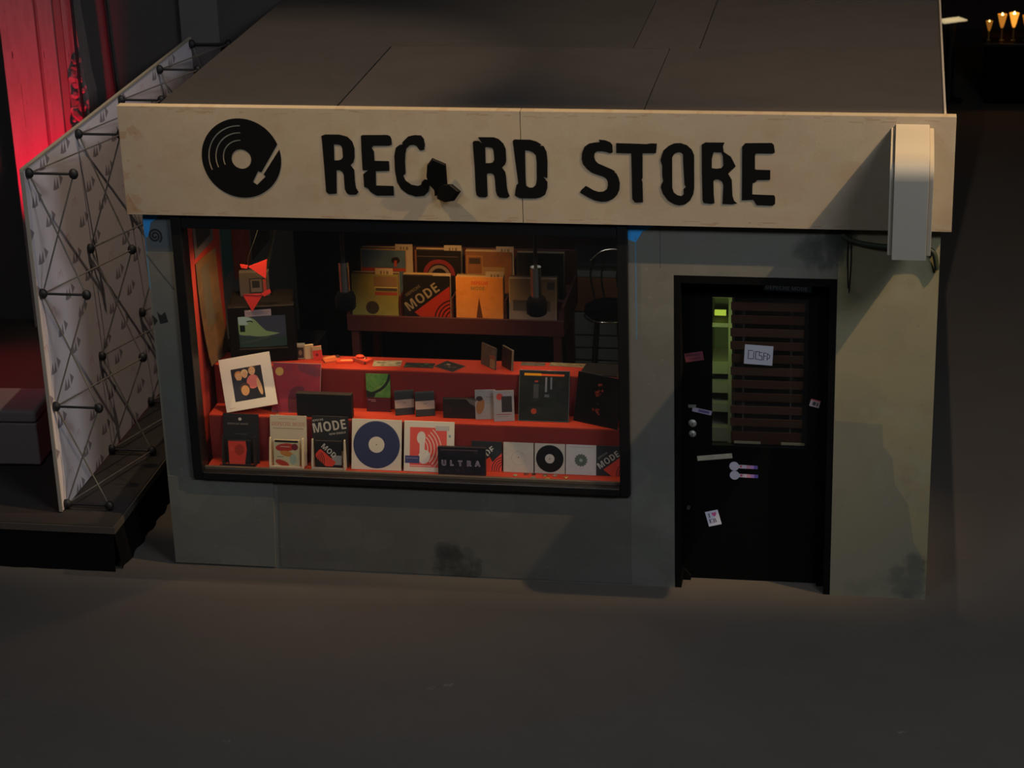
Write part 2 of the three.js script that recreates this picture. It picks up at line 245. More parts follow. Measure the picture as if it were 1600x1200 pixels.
  for (let k = 0; k <= 120; k++) { const q = a0 + (2 * Math.PI - (a0 - a1)) * k / 120; k ? s.lineTo(Math.cos(q) * rr, Math.sin(q) * rr) : s.moveTo(Math.cos(q) * rr, Math.sin(q) * rr); }
  [[135, -102], [147, -115], [89, -170], [63, -153], [101, -81], [123, -88]].forEach(p => s.lineTo(p[0] * 0.001, p[1] * 0.001)); s.closePath();
  const hole = new THREE.Path(); hole.absarc(0, -0.005, 0.063, 0, Math.PI * 2, true); s.holes.push(hole);
  for (const r of [0.208, 0.163, 0.115]) {
    const h = new THREE.Path(), pts = []; for (let k = 0; k <= 30; k++) { const q = (88 + 114 * k / 30) * Math.PI / 180; pts.push([Math.cos(q) * (r + 0.004), Math.sin(q) * (r + 0.004)]); }
    for (let k = 30; k >= 0; k--) { const q = (88 + 114 * k / 30) * Math.PI / 180; pts.push([Math.cos(q) * (r - 0.004), Math.sin(q) * (r - 0.004)]); }
    pts.forEach((p, i) => i ? h.lineTo(...p) : h.moveTo(...p)); s.holes.push(h);
  }
  part('record_emblem', ext(s, 0.003), ink, t, [0.705, 2.877, 0.0753], [0, 0, 0], 'round black record and tonearm emblem');
}
// projecting light box on the right
{
  const t = thing('projecting_sign', 'tall cream projecting sign box with rounded top fixed to the right of the signboard', 'sign', [0, 0, 0]);
  const prof = d => { const s = new THREE.Shape(); s.moveTo(0.0755, 2.495 + d); s.lineTo(0.605 - d, 2.495 + d); s.lineTo(0.692 - d, 2.99); s.quadraticCurveTo(0.702 - d, 3.085 - d, 0.6, 3.105 - d); s.quadraticCurveTo(0.35, 3.15 - d, 0.0755, 3.15 - d); s.closePath(); return s; };
  const mk = (w, d) => { const g = ext(prof(d), w, 0.002); g.rotateY(-Math.PI / 2); g.translate(w, 0, 0); return g; };   // shape (z,y) extruded along x
  const cream = mat(0x9f9585, 0.6, { bumpMap: grainTex, bumpScale: 0.0006 });
  part('curved_cover', mk(0.19, 0), cream, t, [4.7025, 0, 0]);
  for (const x of [4.677, 4.8975]) part('side_panel', mk(0.021, 0.022), mat(0x9a8f7d, 0.7), t, [x, 0, 0]);
}
// green cable and hanging wires
single('cable', tube([[4.4, 2.44, 0.012], [4.46, 2.41, 0.02], [4.6, 2.385, 0.03], [4.8, 2.375, 0.035], [4.94, 2.36, 0.03], [4.975, 2.24, 0.02]], 0.016), mat(0x232a17, 0.7), 'dark green cable running along the wall behind the projecting sign box', 'cable');
single('wire', mergeGeometries([tube([[4.44, 2.44, 0.006], [4.438, 2.3, 0.008], [4.446, 2.1, 0.006]], 0.003, 12, 5), tube([[4.455, 2.44, 0.006], [4.46, 2.3, 0.008], [4.452, 2.07, 0.006]], 0.003, 12, 5)]), black, 'two thin black wires hanging down the wall above the door corner', 'wire');

// ---------------------------------------------------------------- door
{
  const d = struct('door_1'), bk = dull(0x050505, 0.7), frameM = dull(0x060606, 0.7);
  part('jamb', BX(3.382, 3.425, 0, 2.154, -0.2, -0.002, 0.003), frameM, d); part('jamb', BX(4.339, 4.382, 0, 2.154, -0.2, -0.002, 0.003), frameM, d);
  part('head', BX(3.425, 4.339, 2.1, 2.154, -0.2, -0.002, 0.003), frameM, d);
  for (const [x, k] of [[3.425, 1], [4.339, -1]]) part('jamb_foot', ext(poly([[x, 0.001], [x + k * 0.05, 0.001], [x + k * 0.05, 0.03], [x + k * 0.015, 0.07], [x, 0.07]].map(p => p)), 0.03), frameM, d, [0, 0, -0.145]);
  const s = poly([[3.428, 0.006], [4.336, 0.006], [4.336, 2.097], [3.428, 2.097]]);
  s.holes.push(new THREE.Path([[3.605, 0.955], [3.605, 1.965], [4.21, 1.965], [4.21, 0.955]].map(p => new THREE.Vector2(...p))));
  part('door_leaf', ext(s, 0.04, 0.002), bk, d, [0, 0, -0.192]);
  part('door_glass', BX(3.605, 4.21, 0.955, 1.965, -0.176, -0.17), new THREE.MeshPhysicalMaterial({ color: 0xffffff, roughness: 0, transmission: 1, thickness: 0, ior: 1.45 }), d);
  for (const [y, r] of [[1.103, 0.027], [1.03, 0.024]]) { const k = part('lock', new THREE.LatheGeometry([[0.0005, 0.012], [r * 0.55, 0.012], [r * 0.62, 0.008], [r * 0.9, 0.006], [r, 0]].map(p => new THREE.Vector2(...p)), 24), mat(0x8f8b80, 0.45, { metalness: 0.3 }), d, [3.484, y, -0.15], [Math.PI / 2, 0, 0], 'round metal door lock'); part('keyhole', B(0.005, 0.004, 0.014), black, k, [0, 0.012, 0]); }
  part('door_stop', CY(0.012, 0.02, 14), mat(0x3a342a, 0.6), d, [3.459, 0.513, -0.14], [Math.PI / 2, 0, 0]);
  const slatM = [dull(0x3e2617, 0.7), dull(0x372012, 0.7), dull(0x422b1d, 0.7)];
  for (let i = 0; i < 11; i++) { const y = 1.88 - i * 0.0875 - (i === 10 ? 0.02 : 0); part('blind_slat', RB(0.462 - R(0, 0.012), i < 10 ? 0.062 : 0.1, 0.006, 0.002), slatM[i % 3], d, [3.947 + R(0, 0.006), y, -0.225], [0.25, 0, 0]); }
  for (const [x, w] of [[3.83, 0.17], [4.12, 0.15]]) part('bottom_rail', RB(w, 0.03, 0.01, 0.002), mat(0x6a6348, 0.8), d, [x, 0.952, -0.21]);
  for (const x of [3.8, 4.1]) part('blind_tape', B(0.012, 0.99, 0.002), mat(0x1a0f0b), d, [x, 1.43, -0.236]);
  // stickers
  const zs = -0.1488, st = (n, w, h, tx, pos, rz, label) => part(n, B(w, h, 0.0008), mat(0xffffff, 0.6, { map: tx }), d, pos, [0, 0, rz], label);
  st('sticker', 0.295, 0.045, canvas(256, 40, (g, w, h) => { g.fillStyle = '#5d7888'; g.fillRect(0, 0, w, h); g.fillStyle = '#d5ecf4'; g.font = 'bold 30px sans-serif'; g.fillText('DEPECHE MODE', 8, 31, 240); }), [4.075, 2.035, zs], -0.03, 'dark blue strip sticker with pale capitals at the top of the door');
  st('sticker', 0.06, 0.04, canvas(64, 44, (g, w, h) => { g.fillStyle = '#7a6870'; g.fillRect(0, 0, w, h); g.fillStyle = '#b0515e'; g.fillRect(40, 16, 14, 20); g.strokeStyle = '#332a2e'; g.lineWidth = 4; g.strokeRect(8, 8, 22, 28); }), [4.115, 2.072, zs + 0.0009], 0, 'small pinkish sticker above the blue strip');
  st('sticker', 0.118, 0.06, canvas(96, 48, (g, w, h) => { g.fillStyle = '#5f2a32'; g.fillRect(0, 0, w, h); g.fillStyle = '#431c25'; g.fillRect(8, 10, 70, 10); g.fillRect(20, 28, 60, 8); }), [3.495, 1.56, zs], 0.18, 'dark pink sticker left of the door glass');
  st('sticker', 0.125, 0.03, canvas(96, 24, (g, w, h) => { g.fillStyle = '#8d8090'; g.fillRect(0, 0, w, h); g.fillStyle = '#4b3a68'; g.fillRect(30, 5, 54, 14); }), [3.545, 1.19, zs], -0.2, 'narrow lilac sticker above the locks');
  st('sticker', 0.05, 0.022, canvas(32, 16, (g, w, h) => { g.fillStyle = '#5f6158'; g.fillRect(0, 0, w, h); }), [3.482, 1.222, zs], 0, 'tiny grey sticker above the lilac one');
  st('sticker', 0.062, 0.05, canvas(64, 48, (g, w, h) => { g.fillStyle = '#9a8a8a'; g.fillRect(0, 0, w, h); g.fillStyle = '#a03540'; g.fillRect(0, 0, w, 7); g.fillStyle = '#2c2c33'; g.fillRect(18, 14, 20, 24); g.fillRect(44, 16, 10, 22); }), [4.257, 1.27, zs], -0.25, 'small pale sticker right of the door glass');
  st('tape_strip', 0.225, 0.034, canvas(128, 20, (g, w, h) => { g.fillStyle = '#9a927c'; g.fillRect(0, 0, w, h); mottle(g, w, h, 30, 2, 8, ['#847c68', '#aca48e'], 0.4); }), [3.627, 0.874, zs], 0.13, 'cream strip of tape below the locks');
  const flower = canvas(128, 64, (g, w, h) => { g.fillStyle = '#b3aab2'; g.fillRect(0, 0, w, h); g.fillStyle = '#c43a48'; g.fillRect(52, 24, 8, 14); const cs = ['#b8a8b4', '#b47f90', '#8f6ea8', '#4a3f8c']; cs.forEach((c, i) => { g.fillStyle = c; g.fillRect(64 + i * 16, 0, 16, h); }); });
  for (const [x, y] of [[3.752, 0.815], [3.755, 0.752]]) {
    const sh = new THREE.Shape(); sh.absarc(0, 0, 0.031, 0.5, Math.PI * 2 - 0.5, false); sh.lineTo(0.028, -0.012); sh.lineTo(0.15, -0.012); sh.lineTo(0.15, 0.012); sh.lineTo(0.028, 0.012);
    const g = ext(sh, 0.0008), p = g.attributes.position, u = g.attributes.uv; for (let i = 0; i < p.count; i++) u.setXY(i, (p.getX(i) + 0.04) / 0.19, (p.getY(i) + 0.031) / 0.062);
    part('sticker', g, mat(0xffffff, 0.6, { map: flower }), d, [x, y, zs - 0.0004], [0, 0, -0.02], 'white round sticker with a violet tail');
  }
  st('sticker', 0.085, 0.106, canvas(128, 160, (g, w, h) => { g.fillStyle = '#c9c6d2'; g.fillRect(0, 0, w, h); g.fillStyle = '#22222a'; g.font = 'bold 58px serif'; g.fillText('I', 20, 66); g.fillText('EB', 14, 128, 100); g.fillStyle = '#d0578a'; g.beginPath(); g.moveTo(82, 66); g.bezierCurveTo(40, 36, 66, 4, 82, 26); g.bezierCurveTo(98, 4, 124, 36, 82, 66); g.fill(); }), [3.619, 0.441, zs], 0.26, 'white sticker reading I heart EB low on the door');
  const cs = single('closed_sign', B(0.178, 0.13, 0.001), mat(0xffffff, 0.8, { map: canvas(176, 128, (g, w, h) => {
    g.fillStyle = '#aaa6aa'; g.fillRect(0, 0, w, h); g.strokeStyle = '#1c1a1e'; g.lineWidth = 4; const L = p => { g.beginPath(); p.forEach(q => g.lineTo(...q)); g.stroke(); };
    L([[52, 38], [24, 38], [24, 92], [54, 92]]); L([[58, 40], [58, 94]]); L([[92, 42], [70, 42], [70, 92], [90, 92]]); L([[112, 46], [92, 46], [92, 66], [110, 70], [112, 94], [90, 96]]); L([[138, 48], [120, 48], [120, 98]]); L([[120, 70], [134, 68]]); L([[142, 50], [142, 96]]); L([[142, 50], [158, 62], [156, 80], [142, 86]]);
  }) }), 'white paper sign with black hand-drawn capitals taped to the door glass', 'sign', [3.899, 1.578, -0.1685], [0, 0, -0.05]);
}
// green-lit shelf seen through the door glass
{
  const t = thing('shelf_unit', 'pale shelf unit lit green, seen through the left edge of the door glass', 'shelf', [3.3, 0.03, -1.2]);
  const pm = mat(0x9c988e, 0.7);
  part('back_panel', BX(0.2, 0.345, 0, 1.75, -0.3, -0.28), mat(0x6c7260, 0.8), t);
  for (const x of [0.205, 0.345]) part('side_panel', BX(x - 0.012, x + 0.012, 0, 1.75, -0.28, 0), pm, t);
  for (const [a, b] of [[1.34, 1.37], [1.0, 1.09], [0.86, 0.93], [0.72, 0.78], [0.5, 0.6]]) part('shelf_board', BX(0.218, 0.332, a, b, -0.28, 0), pm, t);
  part('shelf_board', BX(0.218, 0.332, 1.55, 1.575, -0.28, 0), pm, t);
  const l = thing('tube_lamp', 'glowing yellow-green tube lamp on the shelf behind the door glass', 'lamp', [3.576, 1.46, -1.24]);
  part('tube', CY(0.02, 0.08, 16).rotateZ(Math.PI / 2), new THREE.MeshStandardMaterial({ color: 0x222222, emissive: 0xd0f050, emissiveIntensity: 0.6 }), l);
  for (const k of [-0.042, 0.042]) part('end_cap', CY(0.022, 0.006, 16).rotateZ(Math.PI / 2), black, l, [k, 0, 0]);
  const p = new THREE.PointLight(GREEN.color, GREEN.candela, 0, 2); p.position.set(3.54, 1.35, -0.85); p.castShadow = true; scene.add(p);
}
// ---------------------------------------------------------------- window display: stepped red plinth
const Y1 = 0.71, Y2 = 1.02, Y3 = 1.30, Z2 = -0.2, Z3 = -0.4, ZB = -0.63;
{
  const t = thing('stepped_plinth', 'three-step display plinth painted orange red across the inside of the shop window', 'display stand', [0, 0, 0]);
  part('step_front', BX(0.262, 3.03, 0.672, Y1, -0.2, -0.046, 0.002), redPaint, t);
  part('step_middle', BX(0.255, 3.04, 0.66, Y2, -0.4, Z2, 0.003), redPaint, t);
  part('step_back', BX(0.255, 3.04, 0.66, Y3, ZB, Z3, 0.003), redPaint, t);
  const crimson = mat(0x7d2016, 0.8);                       // upright faces in a darker red than the step tops
  part('riser_face', BX(0.257, 3.038, Y1 + 0.001, Y2 - 0.008, Z2, Z2 + 0.003), crimson, t); part('riser_face', BX(0.257, 3.038, Y2 + 0.001, Y3 - 0.008, Z3, Z3 + 0.003), crimson, t);
}
struct('wall_display_left', BX(0.1, 0.205, 0.6, 2.5, -0.9, -0.12), mat(0xb53420, 0.8));
struct('trim_2', BX(3.055, 3.12, 0.6, 2.5, -0.75, -0.12), blackMatte);
single('tv_pedestal', BX(0.22, 0.86, 0.03, 1.3, -1.1, -0.64, 0.004), blackMatte, 'black pedestal box behind the plinth under the television', 'pedestal');

// a printed flat thing standing on its rear bottom edge: lean tips it backwards
function cover(name, label, cat, w, h, t, tex, pos, lean = 0, turn = 0, o = {}) {
  const g = RB(w, h, t, Math.min(0.002, t / 3)); g.translate(o.left ? w / 2 : 0, h / 2, t / 2);
  const p = g.attributes.position, u = g.attributes.uv, x0 = o.left ? 0 : -w / 2;
  for (let i = 0; i < p.count; i++) u.setXY(i, (p.getX(i) - x0) / w, p.getY(i) / h);
  const m = tex.isMaterial ? tex : mat(o.tint ?? 0xffffff, o.rough ?? 0.55, { map: tex });
  const s = single(name, g, m, label, cat, pos, [0, 0, 0], o.group);
  s.rotation.set(-lean, turn, o.roll ?? 0, 'YXZ'); return s;
}
function sleeveSet(name, label, w, t, tex, pos, lean, disc, lab, rDisc) {   // paper sleeve with a record showing
  const s = thing(name, label, 'record', pos, [-lean, 0, 0]);
  const sg = RB(w, w, t, 0.001); sg.translate(0, w / 2, t / 2); part('sleeve', sg, tex.isMaterial ? tex : mat(0xffffff, 0.7, { map: tex }), s);
  const prof = [[0.0005, 0.0016]]; for (let k = 0; k <= 14; k++) prof.push([rDisc * (0.34 + 0.64 * k / 14), 0.0015 + (k % 2) * 0.0004]); prof.push([rDisc, 0.0]);
  const d = part('record', new THREE.LatheGeometry(prof.map(p => new THREE.Vector2(...p)), 64), disc, s, [0, w / 2, t], [Math.PI / 2, 0, 0]);
  part('record_label', CY(rDisc * 0.34, 0.0008, 40), lab, d, [0, 0.0019, 0]); part('spindle_hole', CY(0.0036, 0.0006, 12), blackMatte, d, [0, 0.0025, 0]);
  return s;
}
const modePrint = (g, w, h, k = 1) => {                    // black, slanted pale MODE, red megaphone bands
  g.fillStyle = '#1d1f20'; g.fillRect(0, 0, w, h); g.save(); g.translate(w * 0.06, h * 0.72); g.rotate(-0.62);
  g.fillStyle = '#d4432f'; g.beginPath(); g.moveTo(w * 0.1, h * 0.16); g.lineTo(w * 1.4, h * 0.12); g.lineTo(w * 1.4, h * 1.2); g.lineTo(w * 0.3, h * 0.8); g.closePath(); g.fill();
  g.strokeStyle = '#231313'; g.lineWidth = w * 0.025; for (let i = 0; i < 4; i++) { g.beginPath(); g.arc(w * 0.72, h * 0.78, w * (0.2 + i * 0.075), Math.PI * 1.05, Math.PI * 1.72); g.stroke(); }
  g.fillStyle = '#b8b4a6'; g.font = 'bold ' + Math.round(h * 0.29) + 'px sans-serif'; g.fillText('MODE', 0, h * 0.09, w * 0.86);
  g.fillStyle = '#8d8a80'; g.font = 'bold ' + Math.round(h * 0.09) + 'px sans-serif'; g.fillText('DEPECHE', w * 0.16, -h * 0.2, w * 0.5); g.restore();
};
const T = (w, h, f) => canvas(w, h, f);
const fill = (g, c, x, y, w, h) => { g.fillStyle = c; g.fillRect(x, y, w, h); };
const blobs = (g, w, h, n, rm, cols, a) => mottle(g, w, h, n, rm * 0.4, rm, cols, a);

// ---- bottom step
const BZ = -0.1;
sleeveSet('vinyl_record', 'large blue vinyl record showing in a cream sleeve on the front step', 0.335, 0.006, mat(0xbfb49c, 0.75), [1.405, Y1, BZ], 0.3, mat(0x2c324e, 0.4), mat(0xc0b59c, 0.7), 0.157);
cover('record_sleeve', 'large cream sleeve with a coral square and pale curved bands beside the blue record', 'record', 0.335, 0.335, 0.006, T(256, 256, (g, w, h) => {
  fill(g, '#c8bea6', 0, 0, w, h); fill(g, '#cf4b3c', 30, 32, 188, 200); g.fillStyle = '#cfc3ae'; g.beginPath(); g.ellipse(88, 84, 22, 32, 0.1, 0, 6.3); g.fill(); g.beginPath(); g.ellipse(104, 180, 30, 36, 0.3, 0, 6.3); g.fill(); fill(g, '#cfc3ae', 80, 100, 26, 70);
  g.strokeStyle = '#d9cbb4'; g.lineWidth = 4; for (let i = 0; i < 5; i++) { g.beginPath(); g.arc(60, 140, 62 + i * 17, -0.85, 0.75); g.stroke(); } fill(g, '#a9a59a', 160, 22, 70, 24); fill(g, '#34395f', 6, 176, 74, 38); fill(g, '#7b6f86', 12, 186, 60, 4); fill(g, '#d9cbb4', 20, 224, 120, 3); fill(g, '#6f8a8a', 228, 66, 10, 12);
}), [1.757, Y1, BZ], 0.3);
cover('box_set', 'black box set with pale outlined capitals standing on the front step', 'box set', 0.315, 0.19, 0.03, T(320, 192, (g, w, h) => {
  fill(g, '#100d10', 0, 0, w, h); blobs(g, w, 70, 30, 20, ['#3c2a33', '#2a1d26', '#4d3540'], 0.3); g.save(); g.translate(0, 130); blobs(g, w, 62, 26, 22, ['#6a3e66', '#3a2340', '#1a1018'], 0.3); g.restore();
  fill(g, '#0b0a0c', 10, 60, 300, 64); g.strokeStyle = '#b09ca2'; g.lineWidth = 3.5; g.font = 'bold 50px sans-serif'; [...'ULTRA'].forEach((c, i) => g.strokeText(c, 22 + i * 57, 128)); fill(g, '#4f3b3a', 20, 16, 250, 8);
}), [1.985, Y1, -0.095], 0.1, 0.02);
const sevenInch = [
  ['vinyl_single', 'small black and red sleeve with slanted lettering half hidden behind the black box set', 2.135, T(160, 160, (g, w, h) => { g.save(); modePrint(g, w, h); g.restore(); g.fillStyle = '#1d2426'; g.beginPath(); g.moveTo(90, 70); g.lineTo(160, 10); g.lineTo(160, 60); g.lineTo(110, 110); g.fill(); })],
  ['vinyl_single', 'small cream sleeve with a faint ring left of the black record', 2.345, T(160, 160, (g, w, h) => { fill(g, '#b5ab98', 0, 0, w, h); blobs(g, w, h, 60, 16, ['#a9a08c', '#bfb6a4'], 0.3); g.strokeStyle = '#9b917e'; g.lineWidth = 2; g.beginPath(); g.arc(80, 84, 36, 0, 6.3); g.stroke(); g.fillStyle = '#5a5247'; g.beginPath(); g.arc(80, 80, 3, 0, 6.3); g.fill(); })],
  ['vinyl_single', 'small white sleeve with a round green emblem right of the black record', 2.757, T(160, 160, (g, w, h) => { fill(g, '#b6aea2', 0, 0, w, h); blobs(g, w, h, 40, 14, ['#a8a094', '#c0b8ac'], 0.3); g.save(); g.translate(80, 82); g.fillStyle = '#4c5a48'; for (let i = 0; i < 14; i++) { g.rotate(0.449); g.beginPath(); g.ellipse(0, -21, 7, 14, 0.3, 0, 6.3); g.fill(); } g.fillStyle = '#8d9a86'; g.beginPath(); g.arc(0, 0, 9, 0, 6.3); g.fill(); g.restore(); fill(g, '#8e867a', 20, 12, 120, 2); })],
  ['vinyl_single', 'small black sleeve with slanted lettering at the right end of the front step', 2.956, T(160, 160, (g, w, h) => modePrint(g, w, h))],
];
for (const [n, l, x, t] of sevenInch) cover(n, l, 'record', 0.2, 0.2, 0.004, t, [x, Y1, -0.152], 0.2);
sleeveSet('vinyl_single', 'small black vinyl record with cream label in a cream sleeve on the front step', 0.2, 0.004, mat(0xb3a895, 0.75), [2.552, Y1, -0.152], 0.2, mat(0x141312, 0.35), mat(0xb9ae9c, 0.7), 0.091);
// three card stands, each with a boxed item in front
function cardStand(x, label, back, w, h, front, fw, fh, flabel, cream) {
  const s = thing('card_stand', label, 'display stand', [x, Y1, -0.125]);
  const bg = RB(w, h, 0.006, 0.001); bg.translate(0, h / 2, 0.003); { const p = bg.attributes.position, u = bg.attributes.uv; for (let i = 0; i < p.count; i++) u.setXY(i, (p.getX(i) + w / 2) / w, p.getY(i) / h); }
  part('back_card', bg, mat(0xffffff, 0.7, { map: back }), s, [0, 0, 0], [-0.2, 0, 0]);
  const br = ext(poly([[0, 0.0], [0.066, 0.0], [0.066, 0.03], [0.02, 0.2], [0.0, 0.2]]), 0.007); br.rotateY(-Math.PI / 2);
  for (const k of [-1, 1]) part('side_bracket', br, cream, s, [k * (w / 2 - 0.014) + 0.0035, 0, 0.004]);
  part('front_lip', B(w - 0.03, 0.02, 0.004), cream, s, [0, 0.01, 0.066]);
  cover('boxed_cassette', flabel, 'box', fw, fh, 0.014, front, [x, Y1 + 0.004, -0.086], 0.16, 0, {});
}
const creamCard = mat(0xcdbb94, 0.7);
cardStand(0.48, 'black card stand with small pale print at the left end of the front step', T(192, 280, (g, w, h) => { fill(g, '#12100f', 0, 0, w, h); g.fillStyle = '#b9b09c'; g.beginPath(); g.arc(92, 30, 9, 0, 6.3); g.fill(); g.fillStyle = '#7d766a'; g.font = 'bold 15px sans-serif'; g.fillText('DEPECHE MODE', 24, 62, 140); g.fillStyle = '#6c675f'; g.font = '10px sans-serif'; g.fillText('PLAYING THE ANGEL', 60, 118, 70); }), 0.245, 0.335,
  T(160, 176, (g, w, h) => { fill(g, '#161212', 0, 0, w, h); g.fillStyle = '#cf3d28'; g.beginPath(); g.moveTo(4, 6); g.lineTo(128, 4); g.lineTo(136, 60); g.lineTo(120, 168); g.lineTo(10, 168); g.fill(); g.save(); g.globalAlpha = 0.5; g.fillStyle = '#7d2318'; g.beginPath(); g.ellipse(84, 66, 34, 40, 0.2, 0, 6.3); g.fill(); g.fillStyle = '#e0563a'; g.beginPath(); g.ellipse(28, 60, 16, 20, 0, 0, 6.3); g.fill(); g.restore(); }), 0.155, 0.17, 'red and black boxed item held in the black card stand', mat(0x1a1512, 0.6));
cardStand(0.805, 'cream card stand with faded red heading second from the left on the front step', T(192, 280, (g, w, h) => { fill(g, '#b9a98a', 0, 0, w, h); g.fillStyle = '#a5583f'; g.font = '28px serif'; g.fillText('DEPECHE MODE', 8, 58, 178); fill(g, '#6b604c', 16, 72, 160, 3); fill(g, '#8d7f66', 50, 18, 90, 3); g.fillStyle = '#6e4a5e'; g.font = '12px sans-serif'; g.fillText('JUST CAN\'T GET ENOUGH', 40, 272, 120); }), 0.25, 0.335,
  T(160, 176, (g, w, h) => { fill(g, '#b7a97e', 0, 0, w, h); fill(g, '#15110f', 8, 2, 144, 14); g.fillStyle = '#a8301f'; g.beginPath(); g.ellipse(74, 48, 62, 26, -0.1, 0, 6.3); g.fill(); g.fillStyle = '#6d1f26'; g.beginPath(); g.ellipse(132, 44, 20, 22, 0, 0, 6.3); g.fill(); g.fillStyle = '#b87530'; g.beginPath(); g.ellipse(80, 88, 40, 18, 0.2, 0, 6.3); g.fill(); g.fillStyle = '#8f9a84'; g.beginPath(); g.ellipse(120, 124, 22, 34, 0, 0, 6.3); g.fill(); g.fillStyle = '#a63420'; g.beginPath(); g.ellipse(52, 150, 44, 18, 0.35, 0, 6.3); g.fill(); fill(g, '#cfc3a4', 40, 42, 60, 3); fill(g, '#3b3a30', 20, 108, 40, 3); }), 0.175, 0.185, 'small box with red and ochre patches held in the cream card stand', creamCard);
cardStand(1.09, 'black and silver card stand with bold pale lettering left of the blue record', T(192, 280, (g, w, h) => { fill(g, '#12110f', 0, 0, w, h); g.save(); g.translate(4, 96); g.rotate(-0.17); g.fillStyle = '#b0a792'; g.font = 'bold 74px sans-serif'; g.fillText('MODE', 0, 0, 186); g.font = 'bold 15px sans-serif'; g.fillText('DEPECHE', 4, -62, 100); g.fillText('NEW SINGLE', 84, 24, 96); g.restore(); fill(g, '#8b8478', 20, 190, 160, 90); }), 0.245, 0.34,
  T(160, 176, (g, w, h) => { fill(g, '#141210', 0, 0, w, h); fill(g, '#8d877b', 100, 90, 60, 60); g.save(); g.translate(44, 22); g.rotate(0.72); g.fillStyle = '#b9b09a'; g.font = 'bold 46px sans-serif'; g.fillText('MOD', 0, 20, 110); g.restore(); g.save(); g.translate(8, 44); g.rotate(0.72); g.fillStyle = '#d23c26'; g.beginPath(); g.roundRect(20, -10, 128, 62, 10); g.fill(); g.strokeStyle = '#2b1410'; g.lineWidth = 4; for (let i = 0; i < 5; i++) { g.beginPath(); g.arc(34, 76, 26 + i * 11, -1.5, -0.35); g.stroke(); } g.restore(); fill(g, '#0d0c0b', 0, 160, w, 16); }), 0.175, 0.19, 'small black box with a red slanted shape held in the silver-lettered card stand', mat(0xb7ab90, 0.65));
// badges
const badges = [[2.332, -0.1, 0x8f8a70], [2.4, -0.127, 0x5a2f22], [2.455, -0.075, 0x77705c], [2.45, -0.128, 0x2a211c], [2.525, -0.118, 0x5c5f4a], [2.55, -0.066, 0xb08a3c], [2.591, -0.12, 0x8b8672], [2.667, -0.1, 0xa07b3a]];
const badgeLabels = ['round pale badge, leftmost of the loose badges on the front step', 'small brown badge, second from the left of the loose badges', 'silver-edged badge nearest the glass, left of the gold one', 'small black badge in the rear row of loose badges', 'flat olive badge in the middle of the loose badges', 'gold badge lying nearest the glass', 'pale grey badge between the gold one and the right end', 'brassy badge, rightmost of the loose badges'];
badges.forEach(([x, z, c], i) => { const r = 0.015 + (i % 3) * 0.002; single('badge', new THREE.LatheGeometry([[0.0005, 0.006], [r * 0.6, 0.0055], [r * 0.92, 0.003], [r, 0.0005], [r * 0.9, 0], [0.0005, 0]].map(p => new THREE.Vector2(...p)), 20), mat(c, 0.3, { metalness: 0.4 }), badgeLabels[i], 'badge', [x, Y1 + 0.0005, z], [0, 0, 0], 'loose badges on the front step'); });

// ---- middle step
{ // white square sleeve with group photograph, tilted
  cover('photo_sleeve', 'white square sleeve with a small group photograph tilted on the middle step', 'record', 0.355, 0.355, 0.008, T(512, 512, (g, w, h) => {
    fill(g, '#d6cdb6', 0, 0, w, h); g.save(); g.translate(104, 112); g.scale(1.18, 1.12); fill(g, '#17161b', 0, 0, 258, 280); g.beginPath(); g.rect(0, 0, 258, 280); g.clip();
    const head = (x, y, r, hair, f = '#c99b6a') => { g.fillStyle = hair; g.beginPath(); g.ellipse(x, y - r * 0.3, r * 0.98, r, 0, 0, 6.3); g.fill(); g.fillStyle = f; g.beginPath(); g.ellipse(x, y + r * 0.2, r * 0.78, r, 0, 0, 6.3); g.fill(); fill(g, '#7d5a3c', x - r * 0.45, y, r * 0.28, 3); fill(g, '#7d5a3c', x + r * 0.17, y, r * 0.28, 3); fill(g, '#a36a50', x - r * 0.2, y + r * 0.7, r * 0.4, 3); };
    g.fillStyle = '#c96a5e'; g.beginPath(); g.ellipse(172, 130, 52, 60, 0.2, 0, 6.3); g.fill(); g.fillStyle = '#c99b6a'; g.beginPath(); g.ellipse(222, 180, 18, 74, -0.15, 0, 6.3); g.fill();
    head(60, 66, 34, '#b9783c'); head(112, 54, 30, '#c9b27a'); head(176, 30, 36, '#4a3020'); g.fillStyle = '#22242c'; g.beginPath(); g.ellipse(50, 190, 70, 90, 0, 0, 6.3); g.fill(); head(98, 186, 44, '#4b331f', '#c49058'); g.restore(); fill(g, '#b98a7c', 36, 478, 60, 5);
  }), [0.375, Y2 + 0.006, -0.225], 0.38, 0, { left: true, roll: 0.2 });
}
cover('record_sleeve', 'dusky red record sleeve with a pale gold sticker in plastic on the middle step', 'record', 0.33, 0.33, 0.006, T(256, 256, (g, w, h) => {
  fill(g, '#7c2a34', 0, 0, w, h); blobs(g, w, h, 90, 40, ['#8a3038', '#6a2734', '#77303a'], 0.25); g.save(); g.globalAlpha = 0.6; g.fillStyle = '#3d2730'; g.beginPath(); g.moveTo(90, 256); g.quadraticCurveTo(70, 130, 130, 120); g.quadraticCurveTo(190, 110, 160, 180); g.lineTo(190, 256); g.fill(); g.fillStyle = '#52303c'; g.beginPath(); g.ellipse(200, 36, 70, 26, 0.25, 0, 6.3); g.fill(); g.restore(); blobs(g, w, 60, 10, 26, ['#4d3340'], 0.2); g.fillStyle = '#a8894a'; g.beginPath(); g.arc(36, 46, 22, 0, 6.3); g.fill(); g.strokeStyle = '#8d8078'; g.lineWidth = 2; g.strokeRect(1, 1, w - 2, h - 2);
}), [0.832, Y2, -0.285], 0.36, 0, { rough: 0.3 });
